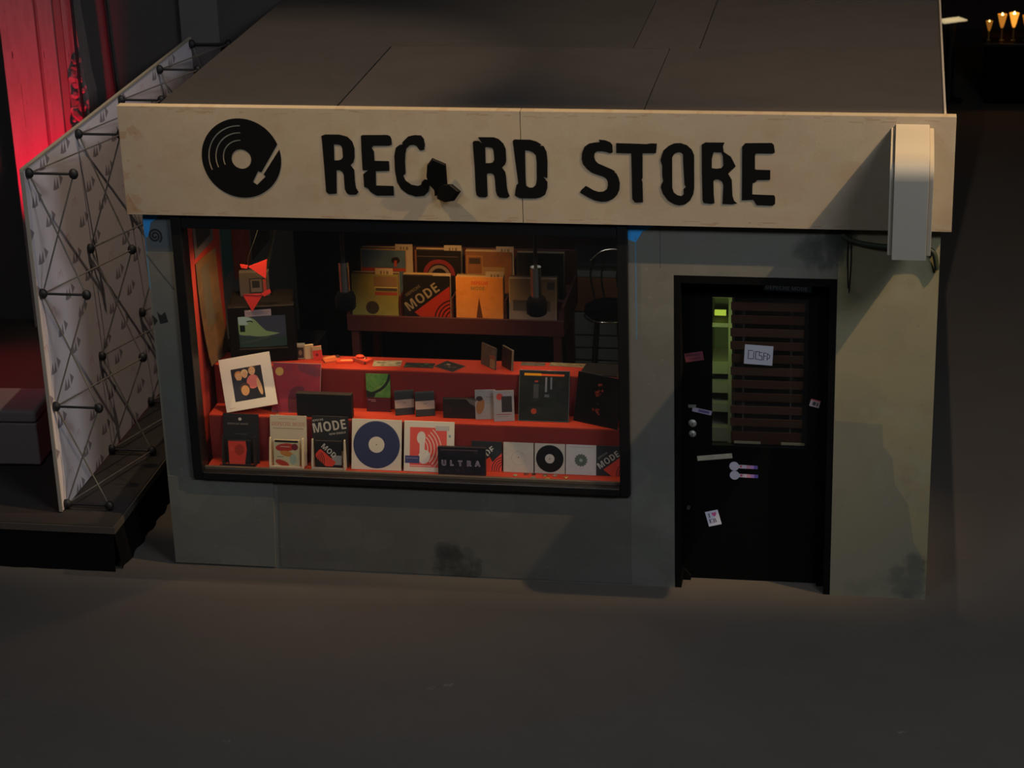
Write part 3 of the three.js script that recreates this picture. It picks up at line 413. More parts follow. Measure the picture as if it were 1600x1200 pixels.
cover('box_set', 'long low matt black box in front of the dusky red sleeve', 'box set', 0.375, 0.165, 0.05, mat(0x0f0d0c, 0.6), [1.047, Y2, -0.264], 0.03);
cover('booklet', 'tall booklet with green upper half and maroon lower half on the middle step', 'booklet', 0.165, 0.26, 0.004, T(128, 208, (g, w, h) => { fill(g, '#4b7d34', 0, 0, w, 130); g.save(); g.beginPath(); g.rect(0, 0, w, 130); g.clip(); blobs(g, w, 130, 26, 34, ['#6d9a42', '#3d6d34', '#8fa552'], 0.35); g.strokeStyle = '#16241a'; g.lineWidth = 14; g.beginPath(); g.moveTo(126, -6); g.quadraticCurveTo(118, 80, 30, 108); g.stroke(); g.fillStyle = '#142018'; g.beginPath(); g.moveTo(0, 90); g.lineTo(50, 112); g.lineTo(40, 130); g.lineTo(0, 130); g.fill(); g.restore(); fill(g, '#4d161c', 0, 130, w, 78); fill(g, '#a78f84', 8, 142, 40, 3); fill(g, '#a78f84', 24, 150, 26, 3); }), [1.382, Y2, -0.355], 0.12);
const bandTape = T(96, 128, (g, w, h) => { fill(g, '#22231f', 0, 0, w, h); fill(g, '#97816f', 0, 48, w, 44); fill(g, '#6b5a4d', 40, 62, 16, 4); fill(g, '#3a3a34', 0, 0, w, 8); });
cover('cd_case', 'black case with a pale pink band, left of the banded pair on the middle step', 'cd', 0.128, 0.165, 0.012, bandTape, [1.567, Y2, -0.32], 0.2, 0.3, { group: 'banded black cases on the middle step' });
cover('cd_case', 'black case with a pale pink band, right of the banded pair on the middle step', 'cd', 0.128, 0.165, 0.012, bandTape, [1.707, Y2, -0.31], 0.2, 0.26, { group: 'banded black cases on the middle step' });
cover('box_set', 'small dark brown box with a pale corner between banded cases and grey-white booklets', 'box set', 0.225, 0.135, 0.03, T(160, 96, (g, w, h) => { fill(g, '#17120f', 0, 0, w, h); blobs(g, w, h, 30, 18, ['#241a14', '#0f0c0a'], 0.4); g.fillStyle = '#5d5148'; g.beginPath(); g.moveTo(110, 0); g.lineTo(160, 4); g.lineTo(160, 40); g.lineTo(128, 22); g.fill(); g.strokeStyle = '#4a2a1e'; g.lineWidth = 2; g.strokeRect(16, 40, 22, 22); }), [1.943, Y2, -0.315], 0.06, 0.02);
cover('booklet', 'grey-white booklet with an ochre figure left of the one with a red dot', 'booklet', 0.135, 0.2, 0.006, T(112, 168, (g, w, h) => { fill(g, '#8d857c', 0, 0, w, h); blobs(g, w, h, 24, 20, ['#7d766e', '#9a9289'], 0.3); g.fillStyle = '#8a5a30'; g.beginPath(); g.ellipse(28, 92, 22, 46, 0.2, 0, 6.3); g.fill(); g.fillStyle = '#2e2019'; g.beginPath(); g.ellipse(24, 50, 18, 14, 0, 0, 6.3); g.fill(); fill(g, '#6a6258', 60, 40, 44, 3); }), [2.115, Y2, -0.29], 0.16, 0.14);
cover('booklet', 'grey-white booklet with a red dot and dark picture beside the dark plastic sleeve', 'booklet', 0.135, 0.208, 0.006, T(112, 168, (g, w, h) => { fill(g, '#948b84', 0, 0, w, h); g.fillStyle = '#b33a2c'; g.beginPath(); g.arc(34, 34, 18, 0, 6.3); g.fill(); fill(g, '#28231f', 44, 32, 56, 86); blobs(g, w, h, 8, 8, ['#8a817a'], 0.3); g.fillStyle = '#8a3d34'; g.fillRect(12, 128, 84, 4); fill(g, '#7b736c', 20, 140, 60, 3); }), [2.242, Y2, -0.268], 0.16, 0.18);
cover('record_sleeve', 'dark grey-green record in glossy plastic with a yellow and orange strip along its top', 'record', 0.335, 0.335, 0.007, T(256, 256, (g, w, h) => {
  fill(g, '#232623', 0, 0, w, h); blobs(g, w, h, 80, 34, ['#2c302c', '#1b1f20', '#34342e', '#1f2a30'], 0.3); fill(g, '#c98a1e', 26, 16, 86, 12); fill(g, '#c4552a', 112, 18, 116, 10); fill(g, '#6a6f76', 132, 34, 10, 74); fill(g, '#60666e', 158, 34, 9, 60); g.fillStyle = '#8a3a28'; g.beginPath(); g.arc(78, 206, 14, 0, 6.3); g.fill(); g.beginPath(); g.ellipse(88, 56, 10, 5, 0, 0, 6.3); g.fill(); fill(g, '#3f4342', 74, 70, 26, 70); fill(g, '#4d5358', 130, 120, 24, 14); g.strokeStyle = '#686a66'; g.lineWidth = 2; g.strokeRect(2, 2, w - 4, h - 4);
}), [2.498, Y2, -0.285], 0.35, 0, { rough: 0.15 });
cover('record_sleeve', 'black record sleeve with scattered small red blossoms at the right end of the middle step', 'record', 0.33, 0.33, 0.008, T(256, 256, (g, w, h) => {
  fill(g, '#0e0d0c', 0, 0, w, h); const f = (x, y, n, s) => { for (let i = 0; i < n; i++) { g.fillStyle = ['#7d2f22', '#94402e', '#6a2419'][i % 3]; g.beginPath(); g.ellipse(x + R(-s, s), y + R(-s * 0.6, s * 0.6), R(5, 9), R(4, 7), R(0, 3), 0, 6.3); g.fill(); } };
  f(128, 92, 8, 28); f(132, 190, 7, 26); f(134, 48, 2, 6); g.fillStyle = '#33402c'; g.beginPath(); g.ellipse(130, 146, 10, 4, 0.3, 0, 6.3); g.fill();
}), [2.845, Y2, -0.26], 0.24, -0.4, { rough: 0.3 });
single('coin', CY(0.013, 0.004, 20), mat(0x8a7a5a, 0.4, { metalness: 0.5 }), 'small brass disc lying on the middle step by the tilted white sleeve', 'badge', [0.72, Y2 + 0.0025, -0.235]);

// ---- top step
const tape = (name, label, w, h, d, tex, x, z, turn, o) => cover(name, label, 'cassette', w, h, d, tex, [x, Y3, z], 0.04, turn, o);
tape('cassette_box', 'upright cream cassette with a dark picture, leftmost of three beside the television', 0.066, 0.108, 0.018, T(64, 104, (g, w, h) => { fill(g, '#b59d6e', 0, 0, w, h); fill(g, '#3a2d20', 12, 26, 44, 72); g.fillStyle = '#8d6f48'; g.beginPath(); g.ellipse(34, 62, 12, 18, 0, 0, 6.3); g.fill(); fill(g, '#d1bd8c', 0, 0, w, 14); }), 0.812, -0.565, 0.12);
tape('cassette_box', 'upright plain cream cassette, middle of three beside the television', 0.06, 0.1, 0.022, mat(0xbfa876, 0.7), 0.872, -0.57, 0.3);
tape('cassette_box', 'upright red cassette with a pale top, rightmost of three beside the television', 0.062, 0.096, 0.02, T(64, 96, (g, w, h) => { fill(g, '#c2352a', 0, 0, w, h); fill(g, '#a99568', 0, 0, w, 26); g.fillStyle = '#6a1a18'; g.beginPath(); g.arc(28, 58, 10, 0, 6.3); g.fill(); }), 0.935, -0.555, 0.3, { roll: 0.06 });
const flat = (name, label, cat, w, d, t, tex, x, z, turn, y = Y3) => { const g = RB(w, t, d, Math.min(0.001, t / 3)); { const p = g.attributes.position, u = g.attributes.uv; for (let i = 0; i < p.count; i++) u.setXY(i, p.getX(i) / w + 0.5, 0.5 - p.getZ(i) / d); } g.translate(0, t / 2, 0); return single(name, g, tex.isMaterial ? tex : mat(0xffffff, 0.95, { map: tex }), label, cat, [x, y, z], [0, turn, 0]); };
flat('cd_case', 'flat orange cd case lying just right of the red cassette', 'cd', 0.12, 0.1, 0.012, T(64, 64, (g, w, h) => { fill(g, '#b8562a', 0, 0, w, h); fill(g, '#c78048', 8, 8, 40, 20); fill(g, '#3b1d14', 50, 0, 14, 64); }), 1.03, -0.55, 0.5);
flat('cassette_box', 'flat orange cassette with a pale label on the top step', 'cassette', 0.11, 0.075, 0.016, T(64, 48, (g, w, h) => { fill(g, '#c23e1e', 0, 0, w, h); fill(g, '#cf9a5c', 14, 26, 46, 12); fill(g, '#a5331c', 6, 8, 46, 8); }), 1.13, -0.525, 0.15);
flat('cassette_box', 'flat red-orange cassette case set askew under a small red lump on the top step', 'cassette', 0.12, 0.08, 0.02, T(64, 48, (g, w, h) => { fill(g, '#cf3f1c', 0, 0, w, h); fill(g, '#6a2414', 0, 38, 64, 10); fill(g, '#d66038', 12, 10, 30, 14); }), 1.24, -0.54, -0.55);
{ const t = thing('key_ring', 'small red rubber key ring lump lying on the askew red cassette', 'key ring', [1.225, Y3 + 0.0205, -0.55]); const g = new THREE.SphereGeometry(0.024, 16, 10); g.scale(1.2, 0.5, 0.8); g.translate(0, 0.012, 0); part('body', g, mat(0xd24522, 0.5), t); part('ring', new THREE.TorusGeometry(0.011, 0.002, 6, 16).rotateX(Math.PI / 2), chrome, t, [0.036, 0.003, 0.004]); }
const pic = (bg, cols, n = 26) => T(128, 72, (g, w, h) => { fill(g, bg, 0, 0, w, h); blobs(g, w, h, n, 16, cols, 0.55); });
flat('postcard', 'pale postcard with dark figures, leftmost of the flat cards on the top step', 'postcard', 0.19, 0.1, 0.002, pic('#8d8768', ['#3c3a2c', '#b0a988', '#5d5a44']), 1.418, -0.515, 0.1);
flat('postcard', 'dark green postcard in the middle of the flat cards on the top step', 'postcard', 0.2, 0.085, 0.002, pic('#0b0d09', ['#245a2a', '#3f8a40', '#060806']), 1.64, -0.5, 0);
flat('postcard', 'black postcard with a tan blur lying askew on the top step', 'postcard', 0.17, 0.13, 0.002, T(128, 96, (g, w, h) => { fill(g, '#14100d', 0, 0, w, h); g.save(); g.translate(30, 26); blobs(g, 66, 44, 16, 12, ['#9a8060', '#c0a880', '#3a2c20'], 0.6); g.restore(); g.strokeStyle = '#4d4438'; g.lineWidth = 3; g.strokeRect(2, 2, w - 4, h - 4); }), 1.845, -0.5, -0.55);
cover('cd_case', 'standing clear cd case with a tan insert turned sideways on the top step', 'cd', 0.16, 0.15, 0.008, T(96, 88, (g, w, h) => { fill(g, '#4d4638', 0, 0, w, h); blobs(g, w, h, 22, 14, ['#5d5444', '#6d6250', '#3a3428'], 0.4); fill(g, '#8a4a34', 56, 34, 36, 14); fill(g, '#9a8460', 60, 50, 30, 34); fill(g, '#7d4f38', 66, 54, 6, 26); fill(g, '#7d4f38', 78, 54, 5, 26); }), [2.105, Y3, -0.515], 0.1, -0.75, { rough: 0.3 });
cover('cd_case', 'standing dark cd case with a bright edge turned sideways on the top step', 'cd', 0.13, 0.145, 0.012, T(88, 96, (g, w, h) => { fill(g, '#2a221b', 0, 0, w, h); blobs(g, w, h, 22, 12, ['#3a2c22', '#1d1713', '#4d3a2c'], 0.4); fill(g, '#8f8468', 82, 0, 6, h); fill(g, '#6d6450', 0, 0, w, 4); }), [2.237, Y3, -0.5], 0.08, -0.85, { rough: 0.3 });
flat('postcard', 'grey postcard with two dark blocks behind the dark plastic sleeve', 'postcard', 0.16, 0.06, 0.002, pic('#4d4a3c', ['#191712', '#5c5848']), 2.39, -0.588, 0);
flat('postcard', 'olive and cream postcard beside the black sleeve at the back of the top step', 'postcard', 0.24, 0.062, 0.002, pic('#6d6648', ['#9a9068', '#2c2a1e', '#b0a57c']), 2.62, -0.592, -0.05);
flat('record_sleeve', 'flat black sleeve with a bright edge at the right end of the top step', 'record', 0.26, 0.2, 0.008, T(128, 96, (g, w, h) => { fill(g, '#12100e', 0, 0, w, h); blobs(g, w, h, 20, 10, ['#1f1b17', '#2c2620'], 0.5); g.strokeStyle = '#5d5444'; g.lineWidth = 3; g.beginPath(); g.moveTo(126, 0); g.lineTo(126, 96); g.stroke(); }), 2.86, -0.515, -0.12);

// television on the pedestal
{
  const t = thing('television', 'old dark television with a glowing screen at the left of the shop window', 'television', [0.545, Y3 + 0.001, -0.66], [0, 0.22, 0]);
  const body = dull(0x14110d, 0.6), fr = new THREE.Shape(); fr.moveTo(-0.215, 0); fr.lineTo(0.215, 0); fr.lineTo(0.215, 0.385); fr.lineTo(-0.215, 0.385); fr.closePath();
  fr.holes.push(new THREE.Path([[-0.165, 0.085], [-0.165, 0.325], [0.165, 0.325], [0.165, 0.085]].map(p => new THREE.Vector2(...p))));
  part('front_frame', ext(fr, 0.05, 0.006), body, t, [0, 0.008, 0.14]);
  part('casing', BX(-0.213, 0.213, 0.004, 0.395, -0.16, 0.14, 0.02), body, t);
  part('tube_back', RB(0.3, 0.26, 0.1, 0.03), body, t, [0, 0.19, -0.2]);
  const scr = new THREE.SphereGeometry(0.9, 24, 12, -0.19, 0.38, Math.PI / 2 - 0.135, 0.27); scr.rotateY(-Math.PI / 2 * -1); 
  const img = T(256, 192, (g, w, h) => { fill(g, '#5c585c', 0, 0, w, h); fill(g, '#4a5848', 0, 128, w, 64); g.fillStyle = '#b9c77a'; g.beginPath(); g.moveTo(4, 18); g.quadraticCurveTo(70, 0, 104, 46); g.quadraticCurveTo(140, 92, 150, 96); g.lineTo(216, 112); g.quadraticCurveTo(120, 136, 60, 118); g.quadraticCurveTo(20, 120, 8, 110); g.fill(); g.fillStyle = '#e6eecb'; g.beginPath(); g.moveTo(4, 18); g.quadraticCurveTo(60, 6, 80, 34); g.quadraticCurveTo(40, 46, 60, 60); g.lineTo(10, 58); g.fill(); fill(g, '#24301c', 14, 62, 26, 36); g.strokeStyle = '#2c3a1e'; g.lineWidth = 6; g.beginPath(); g.moveTo(50, 42); g.quadraticCurveTo(74, 34, 80, 46); g.stroke(); });
  const sg = new THREE.PlaneGeometry(0.335, 0.245, 16, 12); { const p = sg.attributes.position; for (let i = 0; i < p.count; i++) p.setZ(i, -0.35 * (p.getX(i) ** 2 + p.getY(i) ** 2)); sg.computeVertexNormals(); }
  part('screen', sg, new THREE.MeshPhysicalMaterial({ color: 0x101010, roughness: 0.15, emissive: 0xffffff, emissiveMap: img, emissiveIntensity: 0.17 }), t, [0, 0.213, 0.172]);
  const gl = new THREE.RectAreaLight(0xd6e6a0, 0.1, 0.3, 0.2); gl.position.set(0, 0.213, 0.205); gl.rotation.y = Math.PI; t.add(gl);
  for (let k = 0; k < 4; k++) part('button', B(0.014, 0.008, 0.006), blackMatte, t, [0.08 + k * 0.024, 0.045, 0.198]);
  part('paper_label', B(0.175, 0.046, 0.001), mat(0xffffff, 0.8, { map: T(160, 40, (g, w, h) => { fill(g, '#8d7c78', 0, 0, w, h); fill(g, '#6d5c5c', 10, 14, 140, 4); fill(g, '#6d5c5c', 20, 24, 120, 3); }) }), t, [-0.02, 0.352, 0.198], [0, 0, 0.02], 'pale paper strip on the television frame');
}
{ const t = thing('picture_box', 'pale box with a dark square picture standing on the television', 'box', [0.5, Y3 + 0.3985, -0.66], [0, 0.2, 0]); part('carton', BX(-0.1, 0.1, 0, 0.17, -0.06, 0.0, 0.003), mat(0x3a342c, 0.8), t); part('picture', B(0.12, 0.11, 0.002), mat(0xffffff, 0.6, { map: T(96, 88, (g, w, h) => { fill(g, '#1a1715', 0, 0, w, h); fill(g, '#4a423a', 8, 8, 60, 72); fill(g, '#0c0b0b', 16, 16, 40, 40); fill(g, '#7d2a22', 74, 10, 18, 70); }) }), t, [0.025, 0.075, 0.0012]); }
// red pennants on a string
{
  const t = thing('pennant_string', 'string with red paper pennants hanging above the television', 'bunting', [0, 0, 0]), pm = mat(0xc22a20, 0.8);
  part('string', tube([[0.72, 2.5, -0.45], [0.6, 2.2, -0.46], [0.525, 1.98, -0.47], [0.6, 1.9, -0.46], [0.66, 1.83, -0.45], [0.62, 1.79, -0.45], [0.47, 1.785, -0.45]], 0.0012, 50, 5), mat(0x28302d, 0.8), t);
  const tri = (p, z) => part('pennant', ext(poly(p), 0.0015), pm, t, [0, 0, z]);
  tri([[0.525, 1.975], [0.657, 2.03], [0.64, 1.893]], -0.47); tri([[0.477, 1.787], [0.62, 1.795], [0.535, 1.665]], -0.452); tri([[0.47, 1.99], [0.525, 1.985], [0.518, 1.96], [0.478, 1.965]], -0.468); tri([[0.605, 1.795], [0.665, 1.83], [0.675, 1.805], [0.625, 1.775]], -0.45);
}
// posters on the left-hand wall of the display
function poster(label, z0, z1, y0, y1, tex, x = 0.206, curl = 0) {
  const w = Math.abs(z1 - z0), h = y1 - y0, g = new THREE.BoxGeometry(w, h, 0.0015, 10, 16, 1), p = g.attributes.position;
  for (let i = 0; i < p.count; i++) { const v = 0.5 - p.getY(i) / h, u = p.getX(i) / w + 0.5; p.setZ(i, p.getZ(i) + 0.002 + curl * (v ** 3 * 0.09 + u * u * 0.05 + Math.sin(u * 7 + v * 4) * 0.008 * v + 0.008)); }
  g.computeVertexNormals(); return single('poster', g, tex.isMaterial ? tex : mat(0xffffff, 0.7, { map: tex }), label, 'poster', [x, (y0 + y1) / 2, (z0 + z1) / 2], [0, Math.PI / 2, 0]);
}
poster('pale-bordered dark poster at the top of the red display side wall', -0.34, -0.76, 2.06, 2.44, T(128, 128, (g, w, h) => { fill(g, '#6d6464', 0, 0, w, h); fill(g, '#241f20', 18, 14, 92, 96); blobs(g, w, h, 10, 18, ['#2f2a2a'], 0.4); }));
poster('long tan poster curling off the red display side wall', -0.33, -0.68, 1.31, 2.03, T(128, 256, (g, w, h) => { fill(g, '#6d4f2c', 0, 0, w, h); blobs(g, w, h, 60, 36, ['#624424', '#7a5a34', '#4d3a26'], 0.3); fill(g, '#5a503c', 34, 20, 50, 150); blobs(g, w, h, 14, 20, ['#44382a'], 0.3); }), 0.206, 0.6);
poster('narrow teal poster on the shop side wall left of the red one', -1.26, -1.48, 1.6, 2.3, mat(0x35605e, 0.8), 0.101);
poster('tall red poster on the shop side wall above the television', -1.5, -1.92, 1.5, 2.25, T(96, 160, (g, w, h) => { fill(g, '#a8442f', 0, 0, w, h); blobs(g, w, h, 30, 22, ['#7a3026', '#9a4a38', '#5d2a22'], 0.35); }), 0.101);
poster('dark brown poster on the shop side wall right of the red one', -1.96, -2.45, 1.5, 2.1, T(96, 128, (g, w, h) => { fill(g, '#3a2c26', 0, 0, w, h); blobs(g, w, h, 26, 22, ['#4a362c', '#2c221e', '#5d4030'], 0.35); }), 0.101);
single('pole', rod(V(0.375, 1.3, -1.0), V(0.625, 2.3, -1.0), 0.012), mat(0x4d5d55, 0.6), 'thin grey-green pole leaning above the television', 'pole');

// pendant spots hanging over the display
function pendant(label, x, z, I, tgt) {
  const t = thing('pendant_lamp', label, 'lamp', [x, 1.735, z]);
  part('head', new THREE.LatheGeometry([[0.052, 0.0], [0.066, 0.012], [0.069, 0.08], [0.055, 0.118], [0.036, 0.126], [0.001, 0.126]].map(p => new THREE.Vector2(...p)), 10), blackMatte, t);
  part('lens', new THREE.CircleGeometry(0.05, 24).rotateX(Math.PI / 2), new THREE.MeshStandardMaterial({ color: 0x222222, emissive: SHOP.color, emissiveIntensity: 3 }), t, [0, 0.004, 0]);
  part('chrome_tube', CY(0.034, 0.2, 24), chrome, t, [0, 0.226, 0]); part('stem', CY(0.012, 0.545, 10), black, t, [0, 0.598, 0]);
  const l = new THREE.SpotLight(SHOP.color, I, 0, 0.85, 0.7, 2); l.position.set(x, 1.733, z); l.target.position.set(...tgt); l.castShadow = true; l.shadow.radius = 2; scene.add(l, l.target);
}
pendant('black and chrome pendant lamp hanging right of the middle of the shop window', 2.463, -0.36, SHOP.pendant * 0.7, [2.45, 1, -0.36]);
pendant('black and chrome pendant lamp hanging left of the olive record sleeve', 1.2, -0.36, SHOP.pendant * 1.5, [1.15, 1, -0.36]);
// track spots out of sight behind the window head
{
  const t = thing('track_rail', 'black lighting track behind the window head', 'lighting track', [1.63, 2.62, -0.36]); part('rail', B(2.7, 0.03, 0.035), black, t); for (const x of [-1.2, 1.2]) part('hanger', CY(0.006, 0.37, 8), black, t, [x, 0.2, 0]);
  [[0.6, [0.6, 0.9, -0.33], SHOP.window * 3.6], [1.78, [1.6, 0.9, -0.33], SHOP.window], [2.12, [2.2, 0.9, -0.33], SHOP.window], [2.85, [2.75, 0.9, -0.33], SHOP.window]].forEach(([x, tg, I], i) => {
    const s = thing('track_spot', ['first', 'second', 'third', 'fourth'][i] + ' small black track spot from the left behind the window head', 'spotlight', [x, 2.52, -0.36]);
    part('can', new THREE.LatheGeometry([[0.036, -0.06], [0.04, -0.06], [0.04, 0.05], [0.02, 0.08], [0.001, 0.08]].map(p => new THREE.Vector2(...p)), 18), black, s);
    part('lens', new THREE.CircleGeometry(0.034, 20).rotateX(Math.PI / 2), new THREE.MeshStandardMaterial({ color: 0x222222, emissive: SHOP.color, emissiveIntensity: 3 }), s, [0, -0.05, 0]);
    const l = new THREE.SpotLight(SHOP.color, I, 0, 0.95, 0.9, 2); l.position.set(x, 2.455, -0.36); l.target.position.set(...tg); l.castShadow = true; l.shadow.radius = 1.5; scene.add(l, l.target);
  });
  const s = thing('track_spot', 'small black track spot aimed back at the orange record sleeve', 'spotlight', [1.62, 2.5, -0.42]); s.lookAt(1.64, 1.66, -1.2);
  const can = new THREE.LatheGeometry([[0.036, 0.06], [0.04, 0.06], [0.04, -0.05], [0.02, -0.08], [0.001, -0.08]].map(p => new THREE.Vector2(...p)), 18); can.rotateX(Math.PI / 2); part('can', can, black, s);
  part('arm', rod(V(0, 0.02, -0.04), V(0, 0.112, 0.078), 0.008), black, scene.getObjectByName('track_rail'), [-0.01, -0.12, -0.06]);
  part('lens', new THREE.CircleGeometry(0.034, 20), new THREE.MeshStandardMaterial({ color: 0x222222, emissive: SHOP.color, emissiveIntensity: 3 }), s, [0, 0, 0.05]);
  const l = new THREE.SpotLight(0xffb25c, SHOP.browser, 0, 0.52, 1, 2); l.position.set(1.633, 2.446, -0.468); l.target.position.set(1.64, 1.66, -1.2); l.castShadow = true; scene.add(l, l.target);
}

// record browser with two rows of sleeves
{
  const t = thing('record_browser', 'dark red-brown wooden record browser with two rows of bins behind the display', 'record browser', [1.755, 0.03, -1.16]);
  const W = 1.52;
  part('front_rail', RB(W, 0.115, 0.02, 0.003), darkWood, t, [0, 1.31, 0.0]);
  part('tray', B(W, 0.015, 0.3), darkWood, t, [0, 1.3075, -0.16]); part('rear_tray', B(W, 0.015, 0.34), darkWood, t, [0, 1.3825, -0.5]);
  part('step_rail', RB(W, 0.08, 0.015, 0.003), darkWood, t, [0, 1.35, -0.32]); part('back_rail', RB(W, 0.3, 0.015, 0.003), darkWood, t, [0, 1.5, -0.68]);
  for (const x of [-W / 2 + 0.009, W / 2 - 0.009]) part('side_board', BX(x - 0.009, x + 0.009, 1.255, 1.46, -0.68, -0.01), darkWood, t);
  for (const x of [-0.384, -0.017, 0.356]) part('bin_divider', BX(x - 0.005, x + 0.005, 1.315, 1.5, -0.31, -0.012), darkWood, t);
  for (const x of [-W / 2 + 0.05, W / 2 - 0.05]) for (const z of [-0.03, -0.64]) part('leg', RB(0.055, 1.255, 0.055, 0.004), darkWood, t, [x, 0.6275, z]);
  part('cross_rail', B(W - 0.15, 0.05, 0.02), darkWood, t, [0, 0.3, -0.64]);
  const front = [
    ['olive-green record sleeve with a dark disc, front of the lower left bin', 1.19, T(192, 192, (g, w, h) => { fill(g, '#6f7440', 0, 0, w, h); blobs(g, w, h, 40, 30, ['#7d7f4a', '#626a3c'], 0.3); fill(g, '#6a5a48', 92, 8, 96, 42); fill(g, '#3a3a40', 100, 56, 88, 12); fill(g, '#7d3a34', 96, 72, 92, 14); fill(g, '#a9a470', 94, 52, 94, 3); g.fillStyle = '#2c2a22'; g.beginPath(); g.arc(84, 138, 27, 0, 6.3); g.fill(); })],
    ['black and red record sleeve with big slanted lettering in the record browser', 1.553, T(192, 192, (g, w, h) => modePrint(g, w, h))],
    ['orange record sleeve with a small dark spire, front of the third lower bin', 1.925, T(192, 192, (g, w, h) => { fill(g, '#b0793c', 0, 0, w, h); blobs(g, w, h, 70, 26, ['#a86f36', '#b98446', '#9c6430'], 0.3); g.fillStyle = '#a83424'; g.font = 'bold 20px sans-serif'; g.fillText('DEPECHE', 62, 32, 70); g.fillStyle = '#6a5f44'; g.fillText('MODE', 60, 54, 72); g.fillStyle = '#4a2c18'; g.beginPath(); g.moveTo(94, 84); g.lineTo(108, 168); g.lineTo(82, 168); g.fill(); })],
    ['grey-white record sleeve in plastic behind the right pendant lamp', 2.295, T(192, 192, (g, w, h) => { fill(g, '#7d7468', 0, 0, w, h); blobs(g, w, h, 40, 30, ['#867d70', '#736a60'], 0.3); fill(g, '#4a4a48', 16, 90, 150, 44); fill(g, '#3f4f5d', 154, 16, 30, 30); g.strokeStyle = '#a59a86'; g.lineWidth = 3; g.strokeRect(2, 2, w - 4, h - 4); })],
  ];
  const rear = [
    ['dusky blue record sleeve with a small dark figure, front of the upper left bin', 1.185, T(192, 192, (g, w, h) => { fill(g, '#3d566e', 0, 0, w, h); blobs(g, w, h, 40, 36, ['#46627c', '#344a60', '#526a7c'], 0.3); fill(g, '#8a3418', 0, 78, w, 14); g.fillStyle = '#1a1414'; g.beginPath(); g.ellipse(146, 46, 18, 14, 0, 0, 6.3); g.fill(); g.fillStyle = '#8a3a26'; g.fillRect(140, 46, 12, 26); g.strokeStyle = '#8a7350'; g.lineWidth = 4; g.strokeRect(2, 2, w - 4, h - 4); })],
    ['black record sleeve with a dark red arch, front of the second upper bin', 1.575, T(192, 192, (g, w, h) => { fill(g, '#100e0d', 0, 0, w, h); g.strokeStyle = '#6a2226'; g.lineWidth = 18; g.beginPath(); g.arc(100, 104, 58, Math.PI, 0); g.stroke(); g.strokeStyle = '#6a5f5a'; g.lineWidth = 14; g.beginPath(); g.arc(100, 108, 40, Math.PI, 0); g.stroke(); fill(g, '#4a4038', 10, 24, 170, 3); fill(g, '#5d4030', 0, 0, 8, h); })],
    ['tan record sleeve with two dark labels, front of the third upper bin', 1.935, T(192, 192, (g, w, h) => { fill(g, '#6d4a30', 0, 0, w, h); blobs(g, w, h, 50, 30, ['#7d5638', '#5d3e28'], 0.3); g.strokeStyle = '#8f7048'; g.lineWidth = 3; g.strokeRect(8, 20, 62, 74); fill(g, '#33291f', 16, 28, 46, 24); fill(g, '#7d6a4c', 72, 64, 90, 60); })],
    ['near-black record sleeve, front of the upper right bin', 2.3, T(192, 192, (g, w, h) => { fill(g, '#171a1a', 0, 0, w, h); blobs(g, w, h, 40, 30, ['#1f2423', '#121413', '#2a2420'], 0.35); g.strokeStyle = '#33342f'; g.lineWidth = 3; g.strokeRect(2, 2, w - 4, h - 4); })],
  ];
  const bins = ['lower left', 'second lower', 'third lower', 'fourth lower'], binsU = ['upper left', 'second upper', 'third upper', 'upper right'];
  const spine = [mat(0x8a7a58, 0.7), mat(0x5d4a38, 0.7), mat(0x2c2622, 0.7), mat(0x9a8a66, 0.7)];
  const row = (list, names, y, z) => list.forEach(([label, x, tex], i) => {
    cover('record_sleeve', label, 'record', 0.33, 0.33, 0.005, tex, [x, y, z], 0.1, 0, { rough: 0.35, tint: i === 1 && y < 1.4 ? 0x9c9c9c : 0xffffff });
    for (let k = 1; k < 4; k++) cover('record_sleeve', ['olive-tan', 'brown', 'near-black', 'cream'][(i + k) % 4] + ' sleeve edge standing behind the front sleeve of the ' + names[i] + ' bin', 'record', 0.33, 0.33, 0.005, spine[(i + k) % 4], [x + R(-0.004, 0.004), y, z - k * 0.02], 0.1 - k * 0.004, 0, { group: 'sleeves stacked in the ' + names[i] + ' bin' });
  });
  row(front, bins, 1.346, -1.2); row(rear, binsU, 1.4215, -1.52);
  [[1.255, 1.346, -1.21, 0.37, 'first lower'], [1.66, 1.346, -1.21, 0.345, 'second lower'], [2.03, 1.346, -1.21, 0.365, 'third lower'], [1.33, 1.4215, -1.53, 0.365, 'first upper'], [1.68, 1.4215, -1.53, 0.365, 'second upper'], [2.05, 1.4215, -1.53, 0.365, 'third upper']].forEach(([x, y, z, h, n]) => cover('divider_card', 'white divider tab poking up in the ' + n + ' bin from the left', 'divider card', 0.125, h, 0.0015, T(64, 160, (g, w, hh) => { fill(g, '#8f887c', 0, 0, w, hh); fill(g, '#5d564c', 18, 8, 6, 10); fill(g, '#5d564c', 30, 8, 4, 10); fill(g, '#5d564c', 40, 8, 8, 10); }), [x, y, z], 0.098));
}
{
  const t = thing('added_fill_light', 'added unseen round fill light inside the shop above the record browser', 'fill light', [2.3, 2.99, -1.3]);  // unseen room light added to brighten counter, stool and sleeves
  part('base', CY(0.14, 0.03, 24), black, t, [0, 0, 0]); part('diffuser', CY(0.12, 0.03, 24), new THREE.MeshStandardMaterial({ color: 0x888888, emissive: 0xdfe6f0, emissiveIntensity: 1 }), t, [0, -0.03, 0]);
  const l = new THREE.PointLight(0xe8e6e4, SHOP.room, 0, 2); l.position.set(2.3, 2.9, -1.3); l.castShadow = true; l.shadow.radius = 5; scene.add(l);
}
